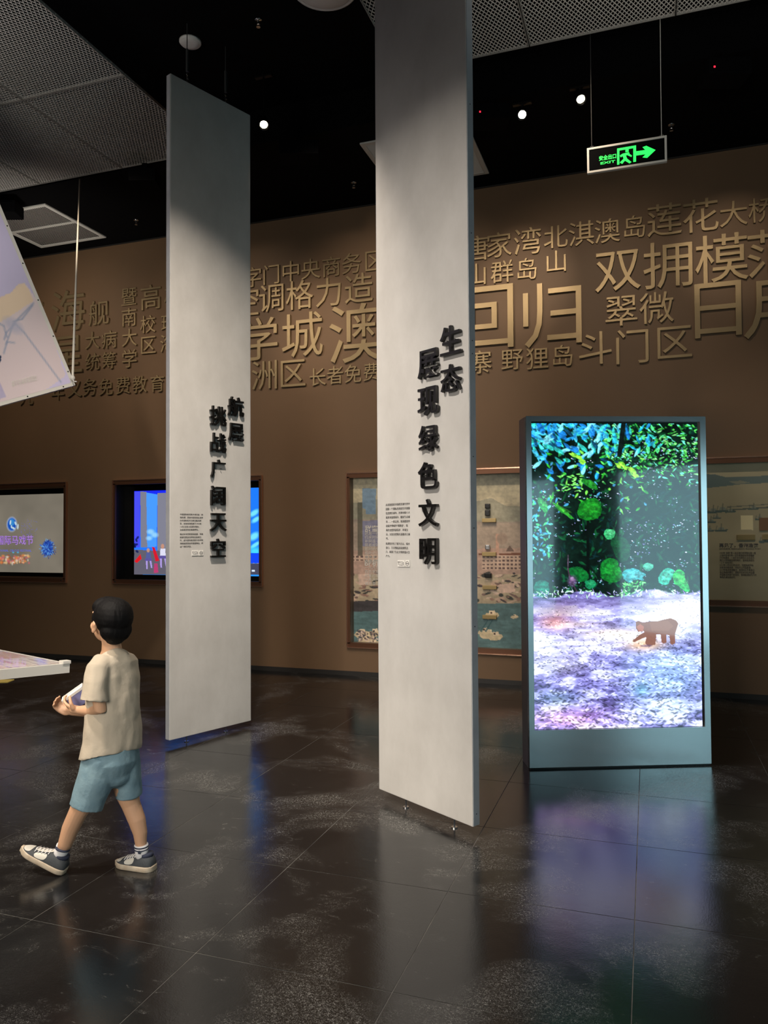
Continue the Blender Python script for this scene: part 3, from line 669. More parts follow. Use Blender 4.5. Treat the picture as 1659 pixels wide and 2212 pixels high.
P3([(1570,1100),(1900,1078),(1900,1081),(1570,1103)],(110,118,108)); P3([(1570,1094),(1900,1072),(1900,1073),(1570,1096)],(120,125,112))
def boat4(px,py,s):
    P3([(px-12*s,py),(px+13*s,py-1*s),(px+10*s,py+3*s),(px-10*s,py+3.5*s)],(95,115,110)); P3([(px-4*s,py-5*s),(px+5*s,py-5*s),(px+6*s,py),(px-5*s,py)],(150,158,145)); p.line([c3(px,py),c3(px+1*s,py-11*s)],1.2,(110,115,105)); p.line([c3(px-9*s,py),c3(px-7*s,py-7*s)],1,(120,125,112))
for q in((1540,1104,1.2),(1560,1102,1.3),(1577,1104,1),(1627,1098,1.0),(1548,1118,.8),(1535,1126,1),(1557,1144,1.2),(1532,1145,.9),(1640,1120,.9),(1652,1168,1.2),(1700,1110,1.2),(1760,1130,1)): boat4(*q)
P3([(1600,1113),(1626,1113),(1626,1144),(1600,1144)],(250,238,190));  # bright patch of reflected light painted into the sea picture
p.obj('sea_picture',frameM(rel(t,x0,YM,zt),XV,ZV,NY),w_,h_,M_print,t)
q=ony(1553.5,1173.5,YM-.002); put_text('case_title','再见了，香洲渔港',frameM(rel(t,*q),XV,ZV,NY),ony(1638,1173,YM).x-q.x,M_ink,t,.001,offset=.02,res=2)
q=ony(1553.5,1184,YM-.002); put_text('case_subtitle','GOODBYE, XIANGZHOU FISHING PORT',frameM(rel(t,*q),XV,ZV,NY),ony(1643,1173,YM).x-q.x,M_ink,t,.001)
q=ony(1554,1192,YM-.002); put_text('case_text','\n'.join(['1959年“海哥”第一次出海归来停靠在第一座','上岛时香洲只有一百多艘渔船和简易棚屋','1997年建成，一百多米长的码头从此成为','港口十年来最热闹的地方，香洲渔港成为','“上下”百姓记忆。','2016年11月3日2时3分许，渔船陆续开始','出发告别香洲港，开往万山列岛新港，','2017年香洲渔港搬迁，渔港码头不再停泊','昔日渔船的繁忙，游客市民依然在岸边散','步回味当年的千帆竞发，香洲渔港成为几代','珠海人难忘的记忆。']),frameM(rel(t,*q),XV,ZV,NY),ony(1633,1173,YM).x-q.x,M_ink,t,.001,height=q.z-ony(1554,1249,YM).z)
for px,py,w2 in((1612,1161,.16),(1665,1160,.14)):
    q=ony(px,py,YM-.02); MB().box(rel(t,q.x,YM-.008,q.z),(w2,.014,.05),bev=.003).build('label_plate',M_brass,t)
q=ony(1656,1132,YM-.02); MB().box(rel(t,q.x,YM-.008,q.z),(.12,.014,.12),bev=.003).build('photo_tile',mat('sepia_tile',(.25,.13,.06),.4),t)

# ================================================================ hanging text panels
def hanging_panel(p0,p1,zb,zt,label,sides):
    """local x runs along the face from p0 to p1, local y is into the board, thickness .05"""
    d=(p1-p0); w=Vector((d.x,d.y,0)).length; rz=math.atan2(d.y,d.x); T=.05
    t=thing('hanging_sign',label,'hanging sign',(p0.x,p0.y,0),rz)
    MB().box((w/2,T/2,(zb+zt)/2),(w-.006,T,zt-zb),bev=.004).build('board',M_slab,t)
    for s in(0,1): MB().box((s*w+(.0015 if s==0 else -.0015),T/2,(zb+zt)/2),(.004,T-.006,zt-zb-.008)).build('edge_strip',M_slabedge,t)
    return t,w,rz
def local_of(t,rz,P):
    d=P-Vector(t.location); return Vector((d.x*math.cos(rz)+d.y*math.sin(rz),-d.x*math.sin(rz)+d.y*math.cos(rz),d.z))
def face_pt(t,rz,px,py,off=0.0):
    n=Vector((math.sin(rz),-math.cos(rz),0)); P0=Vector((t.location.x,t.location.y,0))+n*off; d=ray(px,py); k=(P0-CC).dot(n)/d.dot(n); return local_of(t,rz,CC+d*k)
def panel_text(t,rz,chars,par,psize,plates,off):
    for ch,x0,x1,y0,y1 in chars:
        c=face_pt(t,rz,(x0+x1)/2,(y0+y1)/2,off); h=face_pt(t,rz,(x0+x1)/2,y0,off).z-face_pt(t,rz,(x0+x1)/2,y1,off).z
        w=face_pt(t,rz,x1,y0,off).x-face_pt(t,rz,x0,y0,off).x
        put_glyph('raised_character',ch,frameM((c.x,-.006,c.z),(1,0,0),(0,0,1),(0,-1,0)),h*.98 if ch not in '天' else w,M_black,t,.020,.008,'y' if ch not in '广文天' else 'max')
        if True:  # stand-off pins that hold the character on the board
            pn=MB()
            for dx in(-.03,.03): pn.tube([(c.x+dx,.002,c.z+.0),(c.x+dx,-.02,c.z+.0)],.003,6)
            pn.build('standoff_pin',M_wire,t)
    for (px,py,pw,ph,txt) in par:
        a_=face_pt(t,rz,px,py); b_=face_pt(t,rz,px+pw,py); c_=face_pt(t,rz,px,py+ph)
        put_text('paragraph',txt,frameM((a_.x,-.0005,a_.z),(1,0,0),(0,0,1),(0,-1,0)),b_.x-a_.x,M_ink,t,.0008,height=a_.z-c_.z,line=1.55)
    for x0,x1,y0,y1,kind in plates:
        a_=face_pt(t,rz,x0,y0); b_=face_pt(t,rz,x1,y1); pl=MB().box(((a_.x+b_.x)/2,-.0025,(a_.z+b_.z)/2),(b_.x-a_.x,.005,a_.z-b_.z),bev=.001).build('label_plate',M_white,t)
        cx_,cz_=(a_.x+b_.x)/2,(a_.z+b_.z)/2; hh_=a_.z-b_.z; m_=MB()
        if kind=='ring':
            m_.rings([[Vector((cx_+r_*math.cos(2*PI*k/20),y_,cz_+r_*math.sin(2*PI*k/20))) for k in range(20)] for r_,y_ in((hh_*.36,-.005),(hh_*.36,-.0062),(hh_*.29,-.0062),(hh_*.29,-.005))],cap=False); m_.box((cx_,-.0056,cz_),(hh_*.5,.0012,.004))
        else:
            for dx,dz,ww,hh2 in((-.028,.012,.018,.004),(-.028,0,.004,.02),(-.012,-.010,.016,.004),(-.012,.008,.004,.018),(.008,.012,.02,.004),(.010,-.002,.014,.004),(.008,-.012,.018,.004),(.026,0,.004,.026)): m_.box((cx_+dx*.8,-.0056,cz_+dz*.8),(ww*.8,.0012,hh2*.8))
        m_.build('label_icon',M_ink,pl)
def suspension(t,x,zt,zb,ztop):
    w_=MB().tube([(x,.025,zt),(x,.025,ztop)],.0035,8); w_.build('suspension_wire',M_wire,t)
    b_=MB().tube([(x,.025,zt+.10),(x,.025,zt+.28)],.010,8); b_.tube([(x+.016,.025,zt+.10),(x+.016,.025,zt+.28)],.003,6); b_.build('turnbuckle',M_wire,t)
    for k in range(3): MB().ell((x+(.004 if k%2 else -.003),.02,zt+.02+k*.028),(.009,.006,.013),8).build('chain_link',M_chrome,t)
    f_=MB().tube([(x,.025,0),(x,.025,zb)],.0045,8); f_.build('floor_wire',M_wire,t)
    MB().disc((x,.025,0),.017,.006,16).build('floor_ring',M_chrome,t)
# left one
p0=onz(365.5,1600,.048); p1=onz(542.5,1556.5,.048); 
t1,w1,rz1=hanging_panel(Vector((p0.x,p0.y,0)),Vector((p1.x,p1.y,0)),.048,5.135,'tall grey hanging panel nearer the boy, with black characters 航展 挑战广阔天空',None)
CH1=[('航',494,529,857,900),('展',494,530,914,954),('挑',455,491,877,920),('战',456,491,935,978),('广',455,491,992,1032),('阔',456,490,1049,1092),('天',456,491,1108,1148),('空',456,490,1163,1204)]
par1=[(388.5,1109,50,37.5,'中国国际航空航天博览会（珠\n海航展）是由中国政府批准举\n办的国际性专业航空航天展\n览。首届珠海航展于1996年\n11月5日至10日成功举办，\n之后逢双年在珠海举行。'),(388.5,1152,50,31,'经过多年的积累和发展，珠海\n航展已跻身世界知名航展之\n列，成为国际航空航天技术交\n流和经贸贸易的重要舞台，挑\n战广阔的天空。')]
panel_text(t1,rz1,CH1,par1,None,[(414,427.5,1189,1200,'marks'),(428.5,438.5,1189,1200,'ring')],.028)
for px in(407,492): 
    q=face_pt(t1,rz1,px,1580); suspension(t1,q.x,5.135,.048,ZT)
# right one
p0=onz(818.5,1704,.057); p1=onz(1022.3,1787,.057)
t2,w2,rz2=hanging_panel(Vector((p0.x,p0.y,0)),Vector((p1.x,p1.y,0)),.057,5.135,'tallest grey hanging panel in the centre, with black characters 生态 展现绿色文明',None)
CH2=[('生',949,993,702,766),('态',949,993,786,846),('展',901,944,754,818),('现',901,943,835,897),('绿',901,944,917,975),('色',901,942,997,1056),('文',901,944,1077,1138),('明',903,943,1162,1220)]
par2=[(833.5,1088,52,78,'从首批国家环保模范城市到中\n国第一个国际改善居住环境最\n佳范例奖城市，再到中国十大\n最具幸福感城市、国家生态城\n市……一直以来，珠海都是环\n境保护领域的“领跑者”，珠\n海的自然资源保护、环境立\n法、污染治理等方面都走在前\n列。'),(833.5,1171.5,52,32,'珠海恒守住了蓝天白云、绿水\n青山，又无愧经济发展的活\n力，展现了生态文明的强大生\n产力。')]
panel_text(t2,rz2,CH2,par2,None,[(860,875.5,1210,1224.5,'marks'),(876.5,886,1210,1224.5,'ring')],.028)
for px in(870,974):
    q=face_pt(t2,rz2,px,1745); suspension(t2,q.x,5.135,.057,ZT)
for z in(.12,1.1,1.62,2.0,2.55,2.62,3.2,3.9): MB().disc((0,0,0),.0035,.0012,8,Matrix.Translation((w2,.025,z))@Matrix.Rotation(R(90),4,'Y')).build('screw_head',M_black,t2)

# ================================================================ screen kiosk
k0=onz(1144.5,1663); k1=onz(1537,1653.5); d=k1-k0; kw=d.length; rzk=math.atan2(d.y,d.x); kz=2.385; kd=.205
t=thing('screen_kiosk','tall aluminium floor-standing screen showing a monkey on a forest path','screen',(k0.x,k0.y,0),rzk)
sx0=.036; sx1=kw-.040; sz1=kz-.035; sz0=.262
bd=MB(); g_=.012
bd.box((kw/2,kd/2+.02,kz/2+.0),(kw,kd-.04,kz-.0),bev=.004); bd.build('cabinet',M_steelside,t)
fr=MB(); y0_,y1_=-.0,.028
fr.box((sx0/2,.010,kz/2+.006),(sx0,.02,kz-.012)); fr.box(((kw+sx1)/2,.010,kz/2+.006),(kw-sx1,.02,kz-.012))
fr.box(((sx0+sx1)/2,.010,(kz+sz1)/2),(sx1-sx0,.02,kz-sz1)); fr.box(((sx0+sx1)/2,.010,sz0/2+.006),(sx1-sx0,.02,sz0-.012)); fr.build('front_frame',M_steel,t)
MB().box((kw/2,.016,.006),(kw-.01,.012,.012)).build('base_shadow_strip',M_black,t)  # black strip standing for the shadow in the gap under the front
MB().box(((sx0+sx1)/2,.019,(sz0+sz1)/2),(sx1-sx0,.002,sz1-sz0)).build('screen_bezel',M_screenblack,t)
MB().tube([(-.002,.022,.01),(-.002,.022,kz-.005)],.003,6).build('corner_trim',M_chrome,t)
# the picture on the screen, drawn in a 363 x 670 raster
p=Paint(363,670,(5,20,14)); OX,OY=1150,913
def E(px,py,rx,ry,ang,col,al=1,soft=.3): p.ell(px-OX,py-OY,rx,ry,ang,col,al,soft)
def PO(pts,col,al=1): p.poly([(x-OX,y-OY) for x,y in pts],col,al)
nn=p.fbm(45,45,21,3); p.a*=(.3+1.6*nn)[...,None]; nn2=p.fbm(38,26,25,3)
U=lambda a_,b_: rng.uniform(a_,b_)
for k in range(700):   # dim mass of foliage
    x,y=U(0,363),U(0,375); p.leaf(x,y,U(5,14),U(2,5),U(0,6.28),[(6,60,30),(3,40,30),(10,80,40),(4,30,34)][k%4],.75)
for k in range(1500):   # sparkle of far light through leaves
    x,y=U(0,362),U(30,372)
    if nn2[int(y),int(x)]<.52: continue
    p.ell(x,y,U(.8,2.6),U(.5,1.4),U(-.6,.6),[(170,190,235),(120,200,215),(210,215,245),(120,120,190)][k%4],.9,.6)
for k in range(420):   # light green leaves, upper right
    x=U(150,363); y=U(0,150)*(0.55+.45*U(0,1)); p.leaf(x,y,U(3,8),U(1.5,3),U(-1,1)+(PI if k%2 else 0),[(40,150,50),(70,185,70),(30,120,50),(120,215,120),(90,210,180)][k%5],.9)
for k in range(170):   # big cyan leaves, upper left
    x=U(0,260)*(.4+.6*U(0,1)); y=abs(rng.normal(0,48)); p.leaf(x,y,U(8,19),U(3.5,7),R(U(10,80)) if k%3 else R(U(100,170)),[(30,140,215),(60,175,230),(20,105,180),(110,205,235),(40,170,160),(10,60,90)][k%6],.95)
for k in range(45): x=U(150,290); y=U(5,60); p.leaf(x,y,U(7,14),U(3,5),R(U(20,150)),[(50,190,180),(70,200,120),(30,150,190)][k%3],.9)
for k in range(90): x=U(30,250); y=U(60,200); p.leaf(x,y,U(4,10),U(2,4),U(0,6.28),[(40,160,40),(110,215,70),(30,120,70),(60,140,190)][k%4],.85)
for k in range(40): x=U(55,110); y=U(110,150); p.leaf(x,y,U(3,7),2,U(-.5,.5),(110,215,90),.9)
for q in((1345,1000),(1350,1008),(1338,1006),(1368,1018),(1362,1012),(1374,1026),(1240,982),(1250,988),(1258,996)):
    for j in range(3): p.leaf(q[0]-OX+U(-3,3),q[1]-OY+U(-2,4),U(7,11),4,U(.2,1.4),(130,225,60))
for k in range(70): x=U(0,40); y=U(150,300); p.leaf(x,y,U(3,9),U(2,4),U(0,6),[(90,210,200),(50,150,210),(60,190,110)][k%3],.85)
# trunks and stems
p.line([(75,320),(80,345),(95,372)],3,(60,45,60)); p.line([(76,290),(75,322)],2,(90,70,90)); p.line([(120,200),(118,330)],6,(4,10,8)); p.line([(200,0),(190,70)],10,(10,22,20))
# large leaves
def BL(pts,col,hi=None):
    for _ in range(2): pts=[q for i in range(len(pts)) for q in ((pts[i][0]*.75+pts[(i+1)%len(pts)][0]*.25,pts[i][1]*.75+pts[(i+1)%len(pts)][1]*.25),(pts[i][0]*.25+pts[(i+1)%len(pts)][0]*.75,pts[i][1]*.25+pts[(i+1)%len(pts)][1]*.75))]
    pts=[(x+U(-1.1,1.1),y+U(-1.1,1.1)) for x,y in pts]; col=tuple(q*.80 for q in col); hi=tuple(q*.85 for q in hi) if hi else None
    PO(pts,col,.97)
    if hi: cx_=sum(q[0] for q in pts)/len(pts); cy_=sum(q[1] for q in pts)/len(pts); [p.line([(cx_-OX,cy_-OY),(pts[j][0]*.85+cx_*.15-OX,pts[j][1]*.85+cy_*.15-OY)],1.2,hi,.45) for j in range(0,len(pts),3)]; PO([(cx_+(x-cx_)*.72+3,cy_+(y-cy_)*.5-4) for x,y in pts],hi,.35)
BL([(1248,1100),(1258,1085),(1275,1078),(1292,1080),(1300,1095),(1299,1115),(1285,1127),(1262,1128),(1247,1118)],(20,140,35),(50,190,50))
BL([(1190,1084),(1206,1092),(1226,1108),(1241,1122),(1237,1125),(1215,1112),(1200,1098)],(40,165,50),(90,210,60))
BL([(1251,1037),(1272,1036),(1290,1050),(1293,1062),(1270,1054)],(30,150,45),(60,185,60))
BL([(1295,1225),(1310,1210),(1332,1212),(1338,1235),(1345,1250),(1332,1266),(1308,1264),(1294,1250)],(15,140,45),(40,185,60))
BL([(1315,1165),(1340,1160),(1360,1175),(1362,1205),(1345,1225),(1325,1205)],(6,75,35),(12,105,45))
BL([(1222,1232),(1248,1226),(1270,1243),(1268,1262),(1240,1262)],(10,110,45),(20,140,50))
BL([(1152,1262),(1175,1255),(1187,1270),(1183,1292),(1160,1298),(1152,1290)],(20,120,100),(30,150,120))
BL([(1260,1262),(1272,1256),(1286,1262),(1284,1272),(1274,1282),(1264,1276)],(20,150,95),(60,200,130))
BL([(1302,1152),(1315,1145),(1330,1150),(1326,1168),(1308,1170)],(60,200,120),(120,235,170))
BL([(1158,1075),(1175,1080),(1185,1100),(1180,1115),(1165,1098)],(30,165,60),(90,220,100))
BL([(1340,1240),(1365,1231),(1398,1248),(1385,1252),(1392,1262),(1370,1256),(1360,1268),(1345,1258)],(60,190,200),(120,225,235))
BL([(1385,1228),(1400,1220),(1412,1228),(1405,1240),(1392,1240)],(70,190,160),(110,220,190))
BL([(1419,1257),(1430,1238),(1448,1232),(1458,1240),(1446,1262),(1440,1272),(1424,1268)],(60,225,190),(120,250,215))
BL([(1452,1250),(1462,1235),(1478,1242),(1480,1262),(1492,1280),(1482,1290),(1466,1275),(1455,1268)],(40,215,90),(110,240,110))
BL([(1245,1282),(1262,1276),(1284,1280),(1280,1300),(1255,1302)],(10,70,30))
E(1234,1260,11,13,.3,(120,90,140),.85,.8); E(1234,1256,5,5,0,(190,150,200),.7,.8)
for k in range(90): p.leaf(U(190,240),U(350,385),U(3,7),2,U(-1.5,1.5),[(60,190,80),(20,110,50),(120,220,130)][k%3],.9)
tx_=p.fbm(6,5,91,3); p.a[:378]*=(.40+.98*tx_[:378])[...,None]
# ground
gy=372; yy=np.arange(670)[:,None]; xx=np.arange(363)[None,:]; edge=374+6*np.sin(xx/23.0)-6*(xx/363)+5*p.noise(9,9,33)
mk=np.clip((yy-edge)/4,0,1)
f1=p.fbm(26,7,41,4); f2=p.fbm(70,26,51,3); lum=f1*.55+f2*.6
lv=np.clip((lum-.36)/.40,0,1)
cA=np.array((72,66,120))/255; cB=np.array((150,150,225))/255; cC=np.array((240,246,255))/255
G=np.where(lv[...,None]<.5,cA*(1-lv[...,None]*2)+cB*lv[...,None]*2,cB*(2-lv[...,None]*2)+cC*(lv[...,None]*2-1))
def add(cx_,cy_,sx_,sy_,col,k):
    global G
    m_=np.exp(-((xx+OX-cx_)/sx_)**2-((yy+OY-cy_)/sy_)**2)*k; G=G*(1-m_[...,None])+np.array(col)/255*m_[...,None]
add(1460,1335,75,38,(255,255,255),1.0); add(1330,1385,120,22,(250,252,255),.55); add(1190,1440,70,22,(235,240,255),.6); add(1200,1320,70,20,(110,85,120),.7); add(1330,1312,70,14,(120,110,160),.6)
add(1195,1350,35,18,(215,120,90),.55); add(1390,1402,40,14,(255,190,120),.8); add(1320,1375,60,9,(255,230,190),.6); add(1240,1355,60,8,(255,235,215),.5)
add(1220,1560,95,26,(165,100,165),.55); add(1200,1515,50,18,(70,100,120),.6); add(1440,1470,90,70,(130,190,240),.45); add(1430,1545,70,20,(190,220,255),.4); add(1380,1500,18,16,(60,130,140),.5)
G=G*.93
p.a=p.a*(1-mk[...,None])+G*mk[...,None]
for k in range(2600):
    x=U(0,363); y=380+290*U(0,1)**.8; s=.6+1.3*(y-380)/290; b_=G[min(669,int(y)),min(362,int(x))]*255; q=U(0,1)
    col=tuple(np.clip(b_*(1.35 if q>.5 else .5)+ (8 if q>.5 else 0),0,255)); p.ell(x,y,s*U(1.6,3.8),s*U(.7,1.3),U(-.7,.7),col,.75,.5)
for k in range(150): x=U(0,363); p.leaf(x,374+U(-6,8),U(3,7),1.5,U(-1.6,1.6),[(190,200,240),(120,110,170),(150,220,160)][k%3],.85)
# monkey
MK=(112,74,62)
PO([(1370,1352),(1376,1349),(1386,1353),(1398,1351),(1415,1351),(1432,1347),(1446,1344),(1458,1349),(1463,1356),(1460,1366),(1456,1378),(1455,1400),(1449,1403),(1445,1400),(1443,1382),(1437,1380),(1436,1398),(1430,1400),(1426,1396),(1424,1380),(1415,1380),(1412,1402),(1396,1405),(1390,1398),(1393,1385),(1384,1388),(1366,1396),(1362,1393),(1378,1380),(1389,1374),(1384,1368),(1376,1374),(1371,1366)],MK,.96)
PO([(1372,1362),(1380,1356),(1388,1362),(1386,1372),(1377,1373)],(150,96,84),.9); PO([(1400,1353),(1440,1349),(1452,1362),(1440,1372),(1405,1372)],(128,92,78),.6)
E(1392,1404,14,3,0,(80,60,90),.6)
o=p.obj('screen_picture',frameM((sx0+.004,.014,sz1-.012),(1,0,0),(0,0,1),(0,-1,0)),sx1-sx0-.016,sz1-sz0-.014,mat('screen_forest',(0,0,0),.08,attr=1.95,spec=1.0,coat=1),t)

# ================================================================ exit sign
YE=5.9; cA_=ony(1268,322,YE); cB_=ony(1441,350,YE); ex0,ex1=cA_.x,cB_.x; ez1,ez0=cA_.z,cB_.z-.0
t=thing('exit_sign','hanging black exit sign with glowing green running figure and arrow','exit sign',((ex0+ex1)/2,YE,ez0))
w_=ex1-ex0; h_=ez1-ez0; fr=MB()
for a_ in(-1,1): fr.box((a_*(w_/2-.008),.0,h_/2),(.016,.03,h_),bev=.003)
for z in(.008,h_-.008): fr.box((0,0,z),(w_-.03,.03,.016),bev=.003)
fr.build('sign_frame',M_wmetal,t); MB().box((0,0,h_/2),(w_-.03,.018,h_-.03)).build('sign_face',M_dark,t)
def sgn(px,py): q=ony(px,py,YE-.01); return (q.x-(ex0+ex1)/2,q.z-ez0)
a_=sgn(1294,337); b_=sgn(1331,337); put_text('sign_text','安全出口',frameM((a_[0],-.0095,a_[1]),XV,ZV,NY),b_[0]-a_[0],M_green,t,.001,offset=.025,res=2,height=.038)
a_=sgn(1297,350.5); b_=sgn(1329,337); put_text('sign_text','EXIT',frameM((a_[0],-.0095,a_[1]),XV,ZV,NY),b_[0]-a_[0],M_green,t,.001,offset=.02,res=2,height=.018)
def sp(polys,name):
    m_=MB()
    for pl in polys:
        q=[sgn(x,y) for x,y in pl]; m_.rings([[Vector((x,y_,z)) for x,z in q] for y_ in(-.0095,-.0108)])
    m_.build(name,M_green,t)
sp([[(1333,321),(1374,314),(1374,319),(1333,326)],[(1333,326),(1338,325),(1338,355),(1333,356)],[(1368,319),(1374,318),(1374,349),(1368,350)]],'door_symbol')
sp([[(1351,322),(1358,321),(1358,328),(1351,329)],[(1345,332),(1359,329),(1360,333),(1352,336),(1355,343),(1364,350),(1360,353),(1350,347),(1344,354),(1339,351),(1347,343),(1345,337),(1341,340),(1339,336)],[(1357,331),(1365,336),(1364,339),(1355,335)]],'running_figure')
sp([[(1374,327),(1394,324),(1388,318),(1396,315),(1416,324),(1398,341),(1388,340),(1395,333),(1374,336)]],'arrow_symbol')
for x in(-w_/2+.035,w_/2-.035):
    MB().tube([(x,0,h_),(x,0,h_+.35),(x+(.004 if x>0 else 0),0,ZT-ez0)],.0028,6).build('chain',M_wmetal if x>0 else M_wire,t)
    MB().tube([(x-.012,0,h_),(x-.012,0,h_+.014),(x+.012,0,h_+.014),(x+.012,0,h_)],.003,6).build('hanging_loop',M_chrome,t)

# ================================================================ tilted picture boards at left
def board(name,label,Pc,pu,pv,Lu,Lv,th,paintfn,flip=1):
    """corner Pc (world), pu/pv: pixels on the two edges leaving the corner; the second edge direction is solved square to the first"""
    u=(pu-Pc).normalized()
    d=ray(*pv); # point on ray with (C-P).u=0
    k=(Pc-CC).dot(u)/d.dot(u); C=CC+d*k; v=(C-Pc).normalized(); n=u.cross(v).normalized()
    if n.dot(CC-Pc)<0: n=-n
    t=thing(name,label,'picture board',Pc)
    Lx=Matrix.Identity(4)
    M=frameM((0,0,0),u,v,n)
    f=MB(); b_=.028
    f.box((Lu/2,b_/2,-th/2),(Lu,b_,th),M); f.box((Lu/2,Lv-b_/2,-th/2),(Lu,b_,th),M); f.box((b_/2,Lv/2,-th/2),(b_,Lv-2*b_,th),M); f.box((Lu-b_/2,Lv/2,-th/2),(b_,Lv-2*b_,th),M)
    f.build('board_frame',M_wmetal,t)
    MB().box((Lu/2,Lv/2,-th/2-.004),(Lu-2*b_,Lv-2*b_,th-.012),M).build('board_core',M_white,t)
    return t,M,u,v,n
M_gloss=mat('glossy_print',(.5,.5,.5),.07,attr=-1,coat=.6,spec=.7)
# upper board; corner at its lower right
Pc=atd(163,832,6.3); pu=atd(0,877,5.9)
t,M,u,v,n=board('picture_board','large tilted glossy picture board hanging at the upper left edge',Pc,pu,(0,441),2.4,2.6,.07,None)
p=Paint(240,260,(200,192,222)); nn=p.fbm(60,60,71,3)
p.a*=(.94+.12*nn)[...,None]
# board coordinates: x from the right-hand corner leftwards, y upwards (picture is mirrored into place)
def bc(px,py):
    d=ray(px,py); k=(Pc-CC).dot(n)/d.dot(n); q=CC+d*k-Pc; return (q.dot(u)/2.4*240,(1-q.dot(v)/2.6)*260)
def PB(pts,col,al=1): p.poly([bc(*q) for q in pts],col,al)
PB([(-260,900),(-60,690),(0,648),(30,632),(62,612),(82,640),(100,660),(125,735),(150,815),(100,850),(-20,880)],(222,205,205),.9)
PB([(-20,655),(30,632),(45,615),(60,611),(72,630),(80,650),(50,670),(20,690),(0,700)],(232,206,172),.8)
PB([(0,775),(10,775),(8,785),(0,790)],(40,60,90)); PB([(-40,760),(8,770),(10,778),(0,795),(-30,800)],(40,62,95)); PB([(0,810),(20,860),(0,870),(-60,880)],(170,165,205),.7)
for q in([(20,745),(36,700),(80,655)],[(0,697),(15,705),(22,730)],[(36,695),(55,690),(78,660)],[(16,735),(20,720),(40,700)],[(40,700),(60,720),(140,828)],[(15,765),(22,740),(38,742)]): p.line([bc(*w) for w in q],1.2,(150,160,185),.8)
x,y=bc(36,704); p.ell(x,y,6,9,.6,(178,178,200),.7,.8)
o=p.obj('picture_print',frameM(M@Vector((.028,2.6-.028,.001)),u,v,n),2.4-.056,2.6-.056,M_gloss,t)
a_=Pc+u*.30+v*.16; q_=bc(70,829)
tx=M@Vector((.30,.125,.003)); 
for k,(ln,wd) in enumerate((('陈列于此处的照片',.2),('摄于珠海市香洲区',.2))):
    x_,y_=bc(72,817+k*6); s_=Vector(((240-0)*0,0,0)); lx=x_/240*2.4; ly=(1-y_/260)*2.6
    put_text('caption_text',ln,frameM(M@Vector((lx+.17,ly+.02,.003)),-u,v,n),.20,M_wtext,t,.0008)
MB().box((.0,.0,0),(.05,.05,.04),M@Matrix.Translation((.02,.05,-.02)),bev=.006).build('corner_clamp',M_wmetal,t)
for k in range(7): MB().ell(M@Vector((.014,.12+k*.30,.0)),(.006,.006,.006),8).build('frame_screw',M_black,t)
for k in range(6): MB().ell(M@Vector((.10+k*.30,.014,.0)),(.006,.006,.006),8).build('frame_screw',M_black,t)
top=onz(172,385,ZC+.012); bot=Pc+v*.06
rr=top-bot; bo_=bot-Pc; hc_=MB().tube([bo_,bo_+rr*.5,bo_+rr],[.010,.0085,.006],8).build('hanging_cable',M_rope,t,True)
kn=MB().ell(bo_,(.02,.02,.026),10); kn.tube([bo_,bo_+Vector((.02,-.01,-.03)),bo_+Vector((.05,-.01,-.035))],.006,6); kn.build('cable_hook',M_wmetal,hc_,True)
# hidden supports of the far corners
for kx,ky in((2.3,.1),(2.3,2.5),(.1,2.5)):
    q=Vector(Pc)+M@Vector((kx,ky,-.07)) if False else Pc+(M@Vector((kx,ky,-.03)))
    if q.z<ZC-.1: MB().tube([q-Pc,Vector((q.x-Pc.x,q.y-Pc.y,ZC-Pc.z))],.004,6).build('support_cable',M_wire,t)
# lower board
Pc=onz(151,1433,.83); pu=onz(0,1403,.83)
t,M,u,v,n=board('picture_table','low white picture table at the left edge, in front of the boy',Pc,pu,(0,1447),1.5,.62,.055,None)
t['category']='picture table'
p=Paint(220,92,(214,205,225)); nn=p.fbm(70,10,81,3)
for x0_,x1_,y0_,y1_,col in((0,220,0,30,(222,214,232)),(0,220,30,60,(236,205,185)),(60,220,48,92,(224,170,140)),(0,60,40,92,(238,225,215)),(110,220,70,92,(235,220,170))): p.poly([(x0_,y0_),(x1_,y0_+4),(x1_,y1_),(x0_,y1_+3)],col,.85)
for k in range(300): p.ell(U(0,220),U(0,92),U(3,14),U(.5,1.6),U(-.2,.2),[(235,225,240),(190,170,215),(240,215,190),(200,140,110),(160,150,170)][k%5],.6)
p.obj('picture_print',frameM(M@Vector((.028,.62-.028,.001)),u,v,n),1.5-.056,.62-.056,M_gloss,t)
MB().box((.02,.02,.008),(.05,.05,.02),M,bev=.004).build('corner_clip',M_wmetal,t)
ped=M@Vector((1.0,.31,-.055)); pz=ped.z
MB().box((ped.x,ped.y,(pz-Pc.z)/2),(.34,.30,Pc.z+pz),Matrix.Translation((0,0,0))).build('pedestal',M_wmetal,t)
q=onz(10,1476,.60); cc_=thing('printed_card','small orange and yellow printed card under the picture table','card',(q.x-.16,q.y+.02,.60))
q=cc_.location; MB().box((0,0,0),(.30,.10,.006),Matrix.Rotation(R(20),4,'Z')).build('card_base',mat('yellow_card',(.55,.42,.10),.5),cc_)
MB().box((-.05,0,.004),(.18,.07,.002),Matrix.Rotation(R(20),4,'Z')).build('card_print',mat('orange_print',(.5,.16,.04),.5),cc_)
MB().tube([(-.10,0,-.003),(-.10,0,-.60)],.008,8).build('card_stand',M_wmetal,cc_); MB().disc((-.10,0,-.60),.06,.008,20).build('stand_foot',M_wmetal,cc_)

